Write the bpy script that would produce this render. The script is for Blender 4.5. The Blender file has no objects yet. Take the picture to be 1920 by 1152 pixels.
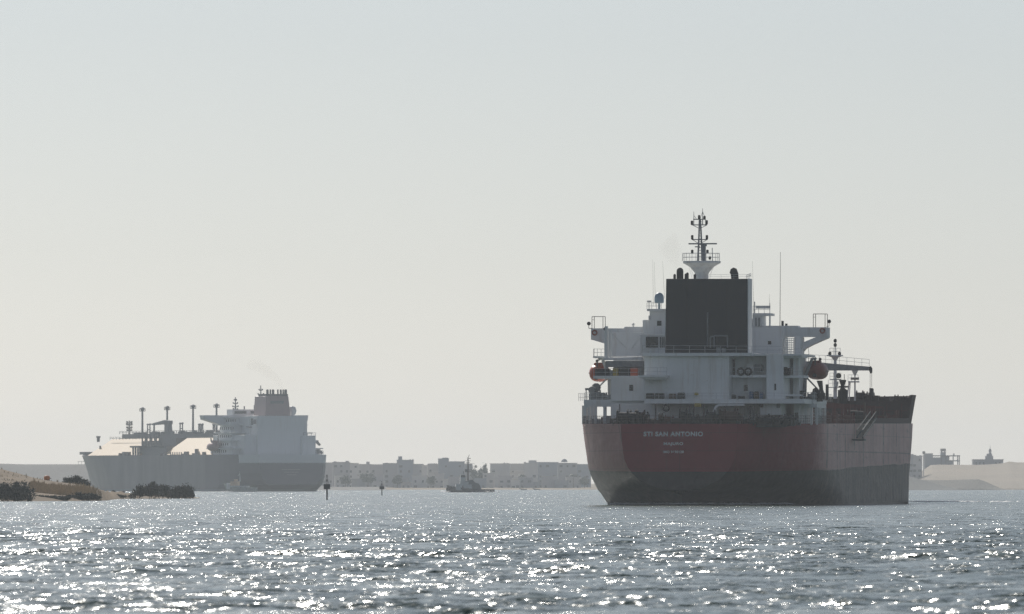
import bpy, bmesh, math, random
import numpy as np
from mathutils import Vector, Matrix, noise
R = math.radians
scn = bpy.context.scene
col = scn.collection
random.seed(7)
# ------------------------------------------------------------------ camera
F = 21400.0            # focal length of the telephoto in photo pixels (1920 wide)
EYE = 2.64             # lens height above the water
HY = 910.5             # photo row of the horizon
cam_d = bpy.data.cameras.new('camera')
cam = bpy.data.objects.new('camera', cam_d); col.objects.link(cam)
cam_d.sensor_width = 36.0
cam_d.lens = F / 1920 * 36.0
cam_d.clip_start = 1.0; cam_d.clip_end = 60000
cam.location = (0, 0, EYE)
cam.rotation_euler = (R(90) + math.atan((HY - 576) / F), 0, 0)
cam_d.dof.use_dof = True
cam_d.dof.focus_distance = 1500
cam_d.dof.aperture_fstop = 5.6
scn.camera = cam
# ------------------------------------------------------------------ sky and sun
SUN_EL, SUN_AZ = R(30), R(-15)        # azimuth measured from +Y towards +X
world = bpy.data.worlds.new('World'); scn.world = world; world.use_nodes = True
nt = world.node_tree; nt.nodes.clear()
wo = nt.nodes.new('ShaderNodeOutputWorld'); bg = nt.nodes.new('ShaderNodeBackground')
sky = nt.nodes.new('ShaderNodeTexSky'); sky.sky_type = 'NISHITA'
sky.sun_disc = False; sky.sun_elevation = SUN_EL; sky.sun_rotation = SUN_AZ
sky.altitude = 0; sky.air_density = 0.8; sky.dust_density = 0.5; sky.ozone_density = 6.0
bg.inputs['Strength'].default_value = 0.0625
hs_ = nt.nodes.new('ShaderNodeHueSaturation'); hs_.inputs['Saturation'].default_value = 0.5   # dust in the air pales the sky
nt.links.new(sky.outputs[0], hs_.inputs['Color']); nt.links.new(hs_.outputs[0], bg.inputs[0]); nt.links.new(bg.outputs[0], wo.inputs[0])
sd = bpy.data.lights.new('sun', 'SUN'); sun = bpy.data.objects.new('sun', sd); col.objects.link(sun)
sd.energy = 3.3; sd.angle = R(0.53); sd.color = (1.0, 0.95, 0.87)
SUN = Vector((math.sin(SUN_AZ) * math.cos(SUN_EL), math.cos(SUN_AZ) * math.cos(SUN_EL), math.sin(SUN_EL)))
sun.rotation_euler = SUN.to_track_quat('Z', 'Y').to_euler()
scn.view_settings.view_transform = 'Standard'; scn.view_settings.look = 'None'
scn.view_settings.exposure = 0.0; scn.view_settings.gamma = 1.0
scn.render.engine = 'CYCLES'
scn.cycles.use_denoising = True; scn.cycles.denoising_prefilter = 'NONE'; scn.cycles.denoising_quality = 'HIGH'
scn.cycles.volume_bounces = 1
scn.cycles.max_bounces = 6
scn.cycles.sample_clamp_indirect = 8
# ------------------------------------------------------------------ helpers
def P(px, py, Y):
    """world point seen at photo pixel (px, py) at distance Y"""
    return Vector(((px - 960) * Y / F, Y, EYE + (HY - py) * Y / F))
def tag(o, label=None, cat=None, group=None, kind=None):
    if label: o['label'] = label
    if cat: o['category'] = cat
    if group: o['group'] = group
    if kind: o['kind'] = kind
    return o
def empty(name, loc=(0, 0, 0), rz=0.0, label=None, cat=None, group=None):
    o = bpy.data.objects.new(name, None); col.objects.link(o)
    o.location = loc; o.rotation_euler = (0, 0, rz); o.empty_display_size = 1
    return tag(o, label, cat, group)
class MB:
    """collects shapes, then links them as ONE mesh object"""
    def __init__(s): s.v = []; s.f = []; s.mk = []
    def add(s, vs, fs):
        b = len(s.v); s.mk.append(b); s.v += [tuple(v) for v in vs]; s.f += [tuple(b + i for i in f) for f in fs]; return s
    def box(s, x0, x1, y0, y1, z0, z1):
        x0, x1 = min(x0, x1), max(x0, x1); y0, y1 = min(y0, y1), max(y0, y1); z0, z1 = min(z0, z1), max(z0, z1)
        return s.add([(x0,y0,z0),(x1,y0,z0),(x1,y1,z0),(x0,y1,z0),(x0,y0,z1),(x1,y0,z1),(x1,y1,z1),(x0,y1,z1)],
                     [(0,3,2,1),(4,5,6,7),(0,1,5,4),(1,2,6,5),(2,3,7,6),(3,0,4,7)])
    def prism(s, poly, axis, a, b):
        """closed 2-D outline swept along an axis ('x','y','z') from a to b"""
        n = len(poly)
        def mk(p, t): return {'x': (t, p[0], p[1]), 'y': (p[0], t, p[1]), 'z': (p[0], p[1], t)}[axis]
        vs = [mk(p, a) for p in poly] + [mk(p, b) for p in poly]
        fs = [tuple(range(n))[::-1], tuple(range(n, 2 * n))] + [(i, (i + 1) % n, n + (i + 1) % n, n + i) for i in range(n)]
        return s.add(vs, fs)
    def tube(s, p, q, r, r2=None, n=6):
        p, q = Vector(p), Vector(q); r2 = r if r2 is None else r2
        d = (q - p).normalized(); a = d.orthogonal().normalized(); b = d.cross(a)
        vs = []
        for c, rr in ((p, r), (q, r2)):
            for i in range(n):
                t = 2 * math.pi * i / n; vs.append(c + a * (math.cos(t) * rr) + b * (math.sin(t) * rr))
        fs = [(i, (i + 1) % n, n + (i + 1) % n, n + i) for i in range(n)] + [tuple(range(n))[::-1], tuple(range(n, 2 * n))]
        return s.add(vs, fs)
    def path(s, pts, r, n=6):
        for a, b in zip(pts[:-1], pts[1:]): s.tube(a, b, r, n=n)
        return s
    def lathe(s, c, prof, n=16, axis='z'):
        """prof = [(radius, height)] about an axis through c"""
        vs = []; fs = []
        for r, h in prof:
            for i in range(n):
                t = 2 * math.pi * i / n; a, b = r * math.cos(t), r * math.sin(t)
                vs.append({'z': (c[0]+a, c[1]+b, c[2]+h), 'y': (c[0]+a, c[1]+h, c[2]+b), 'x': (c[0]+h, c[1]+a, c[2]+b)}[axis])
        for k in range(len(prof) - 1):
            for i in range(n):
                j = (i + 1) % n; fs.append((k*n+i, k*n+j, (k+1)*n+j, (k+1)*n+i))
        fs.append(tuple(range(n))[::-1]); fs.append(tuple(range((len(prof)-1)*n, len(prof)*n)))
        return s.add(vs, fs)
    def rail(s, pts, h=1.05, sp=1.8, r=0.028, mid=1):
        """guard rail along a floor polyline"""
        for a, b in zip(pts[:-1], pts[1:]):
            a, b = Vector(a), Vector(b); n = max(1, round((b - a).length / sp))
            for i in range(n + 1):
                p = a.lerp(b, i / n); s.tube(p, p + Vector((0, 0, h)), r, n=4)
            for k in range(mid + 1):
                z = Vector((0, 0, h * (mid + 1 - k) / (mid + 1))); s.tube(a + z, b + z, r, n=4)
        return s
    def build_each(s, name, mat=None, parent=None, bevel=0.0):
        """every shape added becomes a part of its own"""
        fi = 0
        for a, b in zip(s.mk, s.mk[1:] + [len(s.v)]):
            m = MB(); m.v = s.v[a:b]; m.f = []
            while fi < len(s.f) and s.f[fi][0] < b: m.f.append(tuple(i - a for i in s.f[fi])); fi += 1
            m.build(name, mat, parent, bevel=bevel)
    def build(s, name, mat=None, parent=None, smooth=False, bevel=0.0, loc=None, label=None):
        me = bpy.data.meshes.new(name); me.from_pydata(s.v, [], s.f)
        bm = bmesh.new(); bm.from_mesh(me); bmesh.ops.recalc_face_normals(bm, faces=bm.faces); bm.to_mesh(me); bm.free()
        o = bpy.data.objects.new(name, me); col.objects.link(o)
        if mat: me.materials.append(mat)
        if smooth: me.polygons.foreach_set('use_smooth', [True] * len(me.polygons))
        if bevel:
            m = o.modifiers.new('bevel', 'BEVEL'); m.width = bevel; m.segments = 2; m.limit_method = 'ANGLE'
        if parent: o.parent = parent
        if loc is not None: o.location = loc
        if label: o['label'] = label
        return o
# ------------------------------------------------------------------ materials
def new_mat(name):
    m = bpy.data.materials.new(name); m.use_nodes = True
    t = m.node_tree; return m, t, t.nodes, t.links, t.nodes['Principled BSDF']
def ramp(nodes, links, src, stops):
    r = nodes.new('ShaderNodeValToRGB'); e = r.color_ramp.elements
    while len(e) < len(stops): e.new(0.5)
    for el, (p, c) in zip(e, stops): el.position = p; el.color = (*c, 1) if len(c) == 3 else c
    links.new(src, r.inputs[0]); return r.outputs[0]
def mixc(nodes, links, fac, a, b, mode='MIX'):
    m = nodes.new('ShaderNodeMix'); m.data_type = 'RGBA'; m.blend_type = mode
    for sock, val in ((m.inputs[0], fac), (m.inputs[6], a), (m.inputs[7], b)):
        if hasattr(val, 'is_linked') or hasattr(val, 'links'): links.new(val, sock)
        else: sock.default_value = val if not isinstance(val, tuple) else ((*val, 1) if len(val) == 3 else val)
    return m.outputs[2]
def noise_tex(nodes, links, scale, stretch=(1, 1, 1), detail=4, rough=0.6, coords='Object'):
    tc = nodes.new('ShaderNodeTexCoord'); mp = nodes.new('ShaderNodeMapping'); mp.inputs['Scale'].default_value = stretch
    n = nodes.new('ShaderNodeTexNoise'); n.inputs['Scale'].default_value = scale
    n.inputs['Detail'].default_value = detail; n.inputs['Roughness'].default_value = rough
    links.new(tc.outputs[coords], mp.inputs[0]); links.new(mp.outputs[0], n.inputs[0]); return n.outputs['Fac']
def paint(name, base, dirt=(0.25, 0.2, 0.15), amt=0.35, rough=0.5, scale=0.35, streak=True, metal=0.0):
    """weathered paint: blotches plus vertical run-off streaks"""
    m, t, N, L, b = new_mat(name)
    n1 = noise_tex(N, L, scale, (1, 1, 1))
    n2 = noise_tex(N, L, 1.0, (1.3, 1.3, 0.12) if streak else (1, 1, 1), 5)
    f1 = ramp(N, L, n1, [(0.45, (0, 0, 0)), (0.75, (amt,) * 3)])
    f2 = ramp(N, L, n2, [(0.52, (0, 0, 0)), (0.78, (amt * 1.3,) * 3)])
    c = mixc(N, L, f1, base, tuple(x * 0.8 for x in base))
    c = mixc(N, L, f2, c, dirt)
    L.new(c, b.inputs['Base Color']); b.inputs['Roughness'].default_value = rough; b.inputs['Metallic'].default_value = metal
    return m
def flat(name, base, rough=0.6, metal=0.0, var=0.25, scale=2.0):
    m, t, N, L, b = new_mat(name)
    n1 = noise_tex(N, L, scale)
    c = mixc(N, L, ramp(N, L, n1, [(0.3, (0, 0, 0)), (0.7, (1, 1, 1))]), tuple(x * (1 - var) for x in base), tuple(min(1, x * (1 + var)) for x in base))
    L.new(c, b.inputs['Base Color']); b.inputs['Roughness'].default_value = rough; b.inputs['Metallic'].default_value = metal
    return m
# ------------------------------------------------------------------ water
def build_water():
    rng = np.random.default_rng(11)
    # rows: distance from the quay, denser near the viewer, following the swell the lens can resolve
    rows = [-60.0, 0.0, 60.0, 120.0, 170.0, 205.0]
    y = 240.0
    while y < 700: rows.append(y); y *= 1.0007
    while y < 3600: rows.append(y); y *= 1.00115
    while y < 13000: rows.append(y); y *= 1.012
    rows = np.array(rows)
    fine = np.linspace(-0.05, 0.05, 560)
    outer = np.array([0.06, 0.075, 0.1, 0.14, 0.2, 0.3, 0.5, 0.8, 1.3])
    tans = np.concatenate([-outer[::-1], fine, outer])
    Yg = np.repeat(rows[:, None], len(tans), 1)
    Xg = np.maximum(np.abs(Yg), 150.0) * tans[None, :]
    Y0, X0 = Yg.copy(), Xg.copy()
    Z = np.zeros_like(Xg)
    DX = np.zeros_like(Xg); DY = np.zeros_like(Xg)
    # wind patches: ripples stronger and weaker over tens of metres
    patch = np.zeros_like(Xg)
    for _ in range(7):
        lam = rng.uniform(60, 260); th = rng.uniform(0, 2 * np.pi)
        patch += np.sin(2*np.pi/lam*(X0*np.cos(th)*0.6 + Y0*np.sin(th)) + rng.uniform(0, 6.28)) / 7
    patch = np.clip(1.0 + 1.3 * patch, 0.4, 1.5)
    ncomp = 130
    lams = np.exp(rng.uniform(np.log(0.35), np.log(6.0), ncomp))
    wind = np.radians(-115)           # waves run from the upper left towards the viewer
    for lam in lams:
        th = wind + rng.normal(0, 0.62)
        k = 2 * np.pi / lam
        slope = 0.0225 * rng.uniform(0.6, 1.4)
        if lam > 2.0: slope *= (2.0 / lam) ** 0.75
        a = slope / k
        # fade the waves the grid can no longer carry
        ph0 = rng.uniform(0, 6.28); amax = a * 1.0
        w1 = np.clip((lam / np.maximum(rows * np.where(rows < 700, 0.0007, 0.00115), 1e-3) - 2.5) / 3.0, 0, 1) * np.clip((3600 - rows) / 500, 0, 1)
        nr_ = int(np.nonzero(w1 > 0)[0].max()) + 1 if (w1 > 0).any() else 0
        if nr_ == 0: continue
        w = w1[:nr_, None]
        Xs, Ys = X0[:nr_], Y0[:nr_]
        ph = k * (Xs * np.cos(th) + Ys * np.sin(th)) + ph0
        amp = a * w * (patch[:nr_] if lam < 4 else 1.0)
        Z[:nr_] += amp * np.cos(ph)
        sn = 0.8 * amp * np.sin(ph)
        DX[:nr_] -= np.cos(th) * sn; DY[:nr_] -= np.sin(th) * sn
    Xg = X0 + DX; Yg = Y0 + DY
    # the tanker's bow wave running out to starboard
    bx = np.clip((Xg - 56) / 3, 0, 1) * np.clip((76 - Xg) / 12, 0, 1)
    Z += 0.38 * bx * np.exp(-((Yg - 1680 + 0.9 * (Xg - 58)) / 4.5) ** 2)
    nr, nc = Xg.shape
    co = np.stack([Xg, Yg, Z], -1).reshape(-1, 3)
    i = np.arange(nr - 1)[:, None] * nc + np.arange(nc - 1)[None, :]
    quads = np.stack([i, i + 1, i + nc + 1, i + nc], -1).reshape(-1, 4)
    me = bpy.data.meshes.new('water')
    me.vertices.add(len(co)); me.vertices.foreach_set('co', co.astype(np.float32).ravel())
    me.loops.add(quads.size); me.loops.foreach_set('vertex_index', quads.astype(np.int32).ravel())
    me.polygons.add(len(quads)); me.polygons.foreach_set('loop_start', np.arange(0, quads.size, 4, dtype=np.int32))
    me.polygons.foreach_set('use_smooth', np.ones(len(quads), dtype=bool))
    me.update(calc_edges=True); me.validate()
    o = bpy.data.objects.new('water', me); col.objects.link(o); o['kind'] = 'structure'
    m, t, N, L, b = new_mat('canal_water')
    b.inputs['Base Color'].default_value = (0.03, 0.08, 0.055, 1)
    b.inputs['Roughness'].default_value = 0.2; b.inputs['IOR'].default_value = 1.333
    tc = N.new('ShaderNodeTexCoord')
    # ripples too small for the mesh: facets leaning by the slope of the chop
    def vm(op, a_, b_=None):
        n = N.new('ShaderNodeVectorMath'); n.operation = op
        L.new(a_, n.inputs[0])
        if b_ is not None:
            if isinstance(b_, tuple): n.inputs[1].default_value = b_
            else: L.new(b_, n.inputs[1])
        return n.outputs[0]
    geo = N.new('ShaderNodeNewGeometry')
    acc = geo.outputs['Normal']
    for sc, amp, det in ((1.2, 0.52, 3), (7.0, 0.88, 2), (0.2, 0.42, 2)):
        mp = N.new('ShaderNodeMapping'); mp.inputs['Rotation'].default_value = (0, 0, R(-20)); mp.inputs['Scale'].default_value = (0.55, 1.0, 0.2)
        n = N.new('ShaderNodeTexNoise'); n.inputs['Scale'].default_value = sc; n.inputs['Detail'].default_value = det; n.inputs['Roughness'].default_value = 0.55
        L.new(tc.outputs['Object'], mp.inputs[0]); L.new(mp.outputs[0], n.inputs[0])
        v_ = vm('MULTIPLY', vm('SUBTRACT', n.outputs['Color'], (0.5, 0.5, 0.5)), (amp * 2, amp * 2, 0.0))
        acc = vm('ADD', acc, v_)
    L.new(vm('NORMALIZE', acc), b.inputs['Normal'])
    me.materials.append(m)
    return o
water = build_water()
# ------------------------------------------------------------------ tanker
TC = Vector((21.98, 1500.0)); TH = R(7.4)
def M(px, py, v):
    """tanker frame (u starboard, z up) of the spot seen at photo pixel on the athwart plane v metres ahead of the transom"""
    c, s = math.cos(TH), math.sin(TH); k = (px - 960) / F
    u = (k * (TC.y + v * c) - TC.x - v * s) / (c + k * s)
    Y = TC.y - u * s + v * c
    return u, EYE + (HY - py) * Y / F
def lerp(a, b, t): return a + (b - a) * t
def interp(x, pts):
    if x <= pts[0][0]: return pts[0][1]
    for (a, fa), (b, fb) in zip(pts[:-1], pts[1:]):
        if x <= b: return lerp(fa, fb, (x - a) / (b - a))
    return pts[-1][1]
def deck_z(v): return 10.74 + 0.0056 * max(v, 0)
def hull_mat(name='hull_paint'):
    m, t, N, L, b = new_mat(name)
    tc = N.new('ShaderNodeTexCoord'); sx = N.new('ShaderNodeSeparateXYZ'); L.new(tc.outputs['Object'], sx.inputs[0])
    def math_(op, a, c=None, d=None):
        n = N.new('ShaderNodeMath'); n.operation = op
        for i, q in enumerate((a, c, d)):
            if q is None: continue
            if isinstance(q, (int, float)): n.inputs[i].default_value = q
            else: L.new(q, n.inputs[i])
        return n.outputs[0]
    big = noise_tex(N, L, 0.12, (1, 0.6, 1.2), 5, 0.65)
    fine = noise_tex(N, L, 0.9, (1, 1, 1), 5, 0.7)
    streak = noise_tex(N, L, 1.0, (0.5, 0.16, 0.035), 6, 0.75)
    streak2 = noise_tex(N, L, 1.0, (1.6, 0.5, 0.14), 6, 0.75)
    hor = noise_tex(N, L, 1.0, (0.1, 0.1, 1.1), 4, 0.7)
    # top coat: fresh red on the stern, chalky faded red along the parallel side
    fade_sun = ramp(N, L, math_('ADD', math_('MULTIPLY', math_('SUBTRACT', sx.outputs[1], 22.0), 0.07), math_('MULTIPLY', math_('SUBTRACT', fine, 0.5), 0.8)), [(0.1, (0, 0, 0)), (0.9, (1, 1, 1))])
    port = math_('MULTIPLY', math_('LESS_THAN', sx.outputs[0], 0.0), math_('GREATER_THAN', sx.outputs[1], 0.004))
    fade_sun = math_('MAXIMUM', fade_sun, math_('MULTIPLY', port, 0.38))  # port quarter paled part way: grazing sunlight put into the paint colour
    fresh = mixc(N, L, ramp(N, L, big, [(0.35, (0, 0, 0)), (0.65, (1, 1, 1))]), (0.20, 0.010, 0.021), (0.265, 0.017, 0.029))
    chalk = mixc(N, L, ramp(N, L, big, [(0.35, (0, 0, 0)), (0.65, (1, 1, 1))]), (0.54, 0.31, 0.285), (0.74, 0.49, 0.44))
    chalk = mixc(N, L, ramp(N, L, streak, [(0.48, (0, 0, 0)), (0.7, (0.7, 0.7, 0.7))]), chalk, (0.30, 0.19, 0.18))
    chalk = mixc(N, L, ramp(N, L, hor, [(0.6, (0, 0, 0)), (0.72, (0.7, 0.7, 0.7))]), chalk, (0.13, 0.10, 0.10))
    st_ = None
    for v0_, w_, zl in ((34.5, 0.9, 5.0), (47, 0.5, 3.0), (58, 0.6, 5.0), (71, 0.4, 7.5), (83, 0.8, 4.5), (97, 0.5, 6.5), (112, 0.8, 3.0), (131, 0.6, 6.0)):
        k_ = math_('MULTIPLY', math_('LESS_THAN', math_('ABSOLUTE', math_('SUBTRACT', math_('ADD', sx.outputs[1], math_('MULTIPLY', streak2, 1.2)), v0_ + 0.6)), w_), math_('GREATER_THAN', sx.outputs[2], zl))
        st_ = k_ if st_ is None else math_('MAXIMUM', st_, k_)
    hl = math_('LESS_THAN', math_('ABSOLUTE', math_('SUBTRACT', math_('ADD', sx.outputs[2], math_('MULTIPLY', hor, 0.35)), 7.45)), 0.07)
    st_ = math_('MULTIPLY', math_('MAXIMUM', st_, hl), math_('MULTIPLY', math_('GREATER_THAN', sx.outputs[1], 31.0), ramp(N, L, fine, [(0.35, (0, 0, 0)), (0.6, (0.85, 0.85, 0.85))])))
    chalk = mixc(N, L, st_, chalk, (0.10, 0.075, 0.07))
    top = mixc(N, L, fade_sun, fresh, chalk)
    top = mixc(N, L, ramp(N, L, streak2, [(0.56, (0, 0, 0)), (0.75, (0.55, 0.55, 0.55))]), top, (0.07, 0.045, 0.04))
    # boot top: charcoal with scum and worn patches
    low = mixc(N, L, ramp(N, L, fine, [(0.4, (0, 0, 0)), (0.65, (1, 1, 1))]), (0.024, 0.021, 0.020), (0.045, 0.040, 0.038))
    worn = math_('MULTIPLY', fade_sun, ramp(N, L, streak2, [(0.45, (0, 0, 0)), (0.6, (1, 1, 1))]))
    low = mixc(N, L, worn, low, (0.15, 0.12, 0.10))
    scum = ramp(N, L, math_('ADD', sx.outputs[2], math_('MULTIPLY', streak2, 1.4)), [(0.9 / 2, (1, 1, 1)), (1.0, (0, 0, 0))])
    low = mixc(N, L, math_('MULTIPLY', scum, fade_sun), low, (0.20, 0.17, 0.15))
    # the boundary runs ragged where the side is worn
    jag = math_('MULTIPLY', math_('MULTIPLY', math_('SUBTRACT', noise_tex(N, L, 1.0, (0.07, 0.035, 0.01), 3, 0.7), 0.5), 1.0), math_('MULTIPLY', fade_sun, math_('GREATER_THAN', sx.outputs[0], 0.0)))
    line = math_('ADD', math_('ADD', math_('MULTIPLY', sx.outputs[1], 0.009), 4.45), jag)
    sel = math_('GREATER_THAN', sx.outputs[2], line)
    c = mixc(N, L, sel, low, top)
    # plate seams: dark weld lines round the shell
    sv_ = math_('LESS_THAN', math_('FRACT', math_('MULTIPLY', math_('ADD', sx.outputs[0], math_('MULTIPLY', sx.outputs[1], 0.9)), 0.13)), 0.016)
    sh_ = math_('LESS_THAN', math_('FRACT', math_('MULTIPLY', sx.outputs[2], 0.42)), 0.04)
    c = mixc(N, L, math_('MULTIPLY', math_('MAXIMUM', sv_, sh_), 0.32), c, (0.02, 0.015, 0.015))
    L.new(c, b.inputs['Base Color']); b.inputs['Roughness'].default_value = 0.55
    bp = N.new('ShaderNodeBump'); bp.inputs['Strength'].default_value = 0.6; bp.inputs['Distance'].default_value = 0.3
    L.new(noise_tex(N, L, 0.45, (1, 0.5, 1), 2), bp.inputs['Height']); L.new(bp.outputs[0], b.inputs['Normal'])
    return m
MAT = dict(
    white=paint('deckhouse_white', (0.84, 0.85, 0.84), (0.40, 0.28, 0.18), 0.32, 0.5, 0.25),
    white2=paint('side_white', (0.86, 0.86, 0.84), (0.33, 0.22, 0.15), 0.35, 0.5, 0.6),
    grey=flat('deck_grey', (0.26, 0.27, 0.28)), dark=flat('machinery_dark', (0.035, 0.033, 0.033), 0.6),
    navy=paint('funnel_navy', (0.006, 0.010, 0.018), (0.02, 0.02, 0.02), 0.4, 0.6, 0.3),
    black=flat('soot_black', (0.012, 0.012, 0.013), 0.7), red=paint('deck_red', (0.10, 0.022, 0.02), (0.05, 0.03, 0.025), 0.5, 0.7),
    maroon=paint('bulwark_maroon', (0.055, 0.026, 0.026), (0.03, 0.02, 0.02), 0.5, 0.7),
    orange=paint('lifeboat_orange', (0.62, 0.09, 0.025), (0.2, 0.05, 0.03), 0.25, 0.4, 1.0, False),
    glass=flat('dark_window', (0.012, 0.016, 0.02), 0.12), bluegrey=flat('dome_blue', (0.30, 0.42, 0.50), 0.4, var=0.05),
    yellow=flat('yellow_gear', (0.45, 0.33, 0.06)), blue=flat('blue_drum', (0.07, 0.13, 0.25)), brown=flat('rusty_drum', (0.085, 0.045, 0.03)),
    rail=flat('rail_white', (0.55, 0.56, 0.56), 0.5), letter=flat('letter_white', (0.78, 0.78, 0.78), 0.6, var=0.25, scale=1.2))
tk = empty('tanker', (TC.x, TC.y, 0), -TH, 'big red hulled tanker seen from its stern with a dark square funnel block', 'tanker')
def build_hull():
    levels = [-2.5, -1.2, -0.3, 0.3, 0.9, 1.5, 2.0, 2.3, 2.8, 3.4, 4.2, 5.0, 6.0, 7.2, 8.5, 9.6, 1.0]
    nl = len(levels)
    ts = [(i / 26) ** 1.8 * 0.45 for i in range(27)] + [0.45 + 0.55 * i / 22 for i in range(1, 23)]
    def v0(z): return 0.0 if z >= 2.0 else (2.0 - z) * 2.2
    b0p = [(-3, 0), (1.99, 0), (2.0, 1.9), (2.3, 3.1), (2.8, 4.3), (3.4, 5.3), (4.6, 6.6), (6.0, 7.25), (8, 7.6), (11, 7.8)]
    def vend(z): return 178.0 + interp(z, [(-3, 3), (0, 0.0), (4, 0.5), (11, 6)])
    def hb(t, z):
        a, e = v0(z), vend(z); v = a + t * (e - a)
        Ln = interp(z, [(0, 62), (4.6, 43), (10.7, 34)]); p = interp(z, [(0, 2.4), (10.7, 2.6)])
        q = min(1, (v - a) / Ln); S = 1 - (1 - q) ** p
        b = interp(z, b0p) + (16.1 - interp(z, b0p)) * S
        ent = interp(z, [(0, 32), (11, 30)])
        if v > e - ent: b *= max(0.0, 1 - ((v - (e - ent)) / ent) ** 2.3) ** (0.8)
        return v, b
    vs, fs = [], []
    nt_ = len(ts)
    for sgn in (1, -1):
        base = len(vs)
        for k, z in enumerate(levels):
            for t in ts:
                if k == nl - 1: v, b = hb(t, 10.7); vs.append((sgn * b, v, deck_z(v)))
                else: v, b = hb(t, z); vs.append((sgn * b, v, z))
        for k in range(nl - 1):
            for i in range(nt_ - 1):
                a = base + k * nt_ + i; fs.append((a, a + 1, a + nt_ + 1, a + nt_))
    n_side = len(fs)
    # transom and deck as their own panels (hard edge)
    base = len(vs)
    for k in range(nl):
        for sgn in (1, -1): vs.append(tuple(vs[(0 if sgn == 1 else nl * nt_) + k * nt_]))
    for k in range(6, nl - 1):
        a = base + 2 * k; fs.append((a, a + 1, a + 3, a + 2))
    me_ = MB(); me_.v = vs; me_.f = fs
    me = bpy.data.meshes.new('hull'); me.from_pydata(vs, [], fs)
    bm = bmesh.new(); bm.from_mesh(me); bmesh.ops.recalc_face_normals(bm, faces=bm.faces); bm.to_mesh(me); bm.free()
    for i, p in enumerate(me.polygons): p.use_smooth = i < n_side
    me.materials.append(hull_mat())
    o = bpy.data.objects.new('hull', me); col.objects.link(o); o.parent = tk
    d = MB(); dv = []
    for i in range(nt_):
        v, b = hb(ts[i], 10.7); dv.append((b, v, deck_z(v)))
    n = len(dv); d.v = [(x, y, z - 0.01) for x, y, z in dv] + [(-x, y, z - 0.01) for x, y, z in dv]
    d.f = [(i, i + 1, n + i + 1, n + i) for i in range(n - 1)]
    d.build('deck', MAT['red'], tk)
    return o, hb
hull, hb = build_hull()
def lettering(body, width_px, py, h, cx_px=1262.5):
    cu = bpy.data.curves.new('txt', 'FONT'); cu.body = body; cu.align_x = 'CENTER'; cu.align_y = 'CENTER'
    cu.size = 1.0; cu.extrude = 0.01; cu.offset = 0.035; cu.space_character = 1.12
    tmp = bpy.data.objects.new('txt', cu); col.objects.link(tmp)
    dg = bpy.context.evaluated_depsgraph_get(); me = bpy.data.meshes.new_from_object(tmp.evaluated_get(dg))
    bpy.data.objects.remove(tmp)
    xs = [v.co.x for v in me.vertices]; ys = [v.co.y for v in me.vertices]
    w, hh = max(xs) - min(xs), max(ys) - min(ys)
    sx_, sy_ = width_px / 14.27 / w, h / hh
    u, z = M(cx_px, py, 0)
    for v in me.vertices: v.co = (v.co.x * sx_, v.co.z, v.co.y * sy_)
    me.name = 'lettering'; me.materials.clear(); me.materials.append(MAT['letter'])
    o = bpy.data.objects.new('lettering', me); col.objects.link(o); o.parent = hull; o.location = (u, -0.02, z)
    return o
lettering('STI SAN ANTONIO', 112, 814.5, 0.62); lettering('MAJURO', 37, 832.5, 0.48); lettering('IMO 9690120', 39, 848, 0.33)
def pb(mb, px0, px1, py0, py1, va, vb):
    """box whose aft face covers the photo rectangle on plane va and which runs forward to vb"""
    u0, z1 = M(px0, py0, va); u1, z0 = M(px1, py1, va)
    zz1 = M((px0 + px1) / 2, py0, va)[1]; zz0 = M((px0 + px1) / 2, py1, va)[1]
    return mb.box(u0, u1, va, vb, zz0, zz1)
def poly(mb, pts, va, vb):
    pl = [M(x, y, va) for x, y in pts]
    return mb.prism(pl, 'y', va, vb)
def P3(px, py, v): u, z = M(px, py, v); return (u, v, z)
W, G, D = MAT['white'], MAT['grey'], MAT['dark']
# --- deckhouse
dh = MB()
pb(dh, 1145, 1470, 757, 797, 17, 44)      # poop level walls
pb(dh, 1488, 1500, 757, 797, 19, 36)
pb(dh, 1208, 1367, 668, 751, 12, 17.2)      # engine casing
pb(dh, 1208, 1367, 668, 751, 17, 40)
pb(dh, 1145, 1209, 706, 752, 18.5, 40)    # port house
pb(dh, 1150, 1209, 668, 707, 24, 40)
pb(dh, 1366, 1438, 668, 751, 16.6, 40)      # recess back wall
pb(dh, 1437, 1469, 664, 751, 13, 27)      # starboard block
pb(dh, 1487, 1498, 668, 751, 21, 30)
pb(dh, 1140, 1206, 624, 669, 31, 41)      # upper house, port
pb(dh, 1205, 1410, 600, 664, 31.2, 41)
pb(dh, 1409, 1467, 612, 664, 31, 38)      # upper house, starboard
pb(dh, 1489, 1501, 632, 669, 31, 36)
pb(dh, 1200, 1249, 627, 663, 22, 31)      # funnel side room
u_, z1_ = M(1401.6, 522, 14); zb_ = M(1401.6, 662.5, 14)[1]; dh.box(u_, u_ + 0.12, 14.06, 18.6, zb_, z1_)   # white casing side
house = dh.build('deckhouse', W, tk, bevel=0.05)
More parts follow.
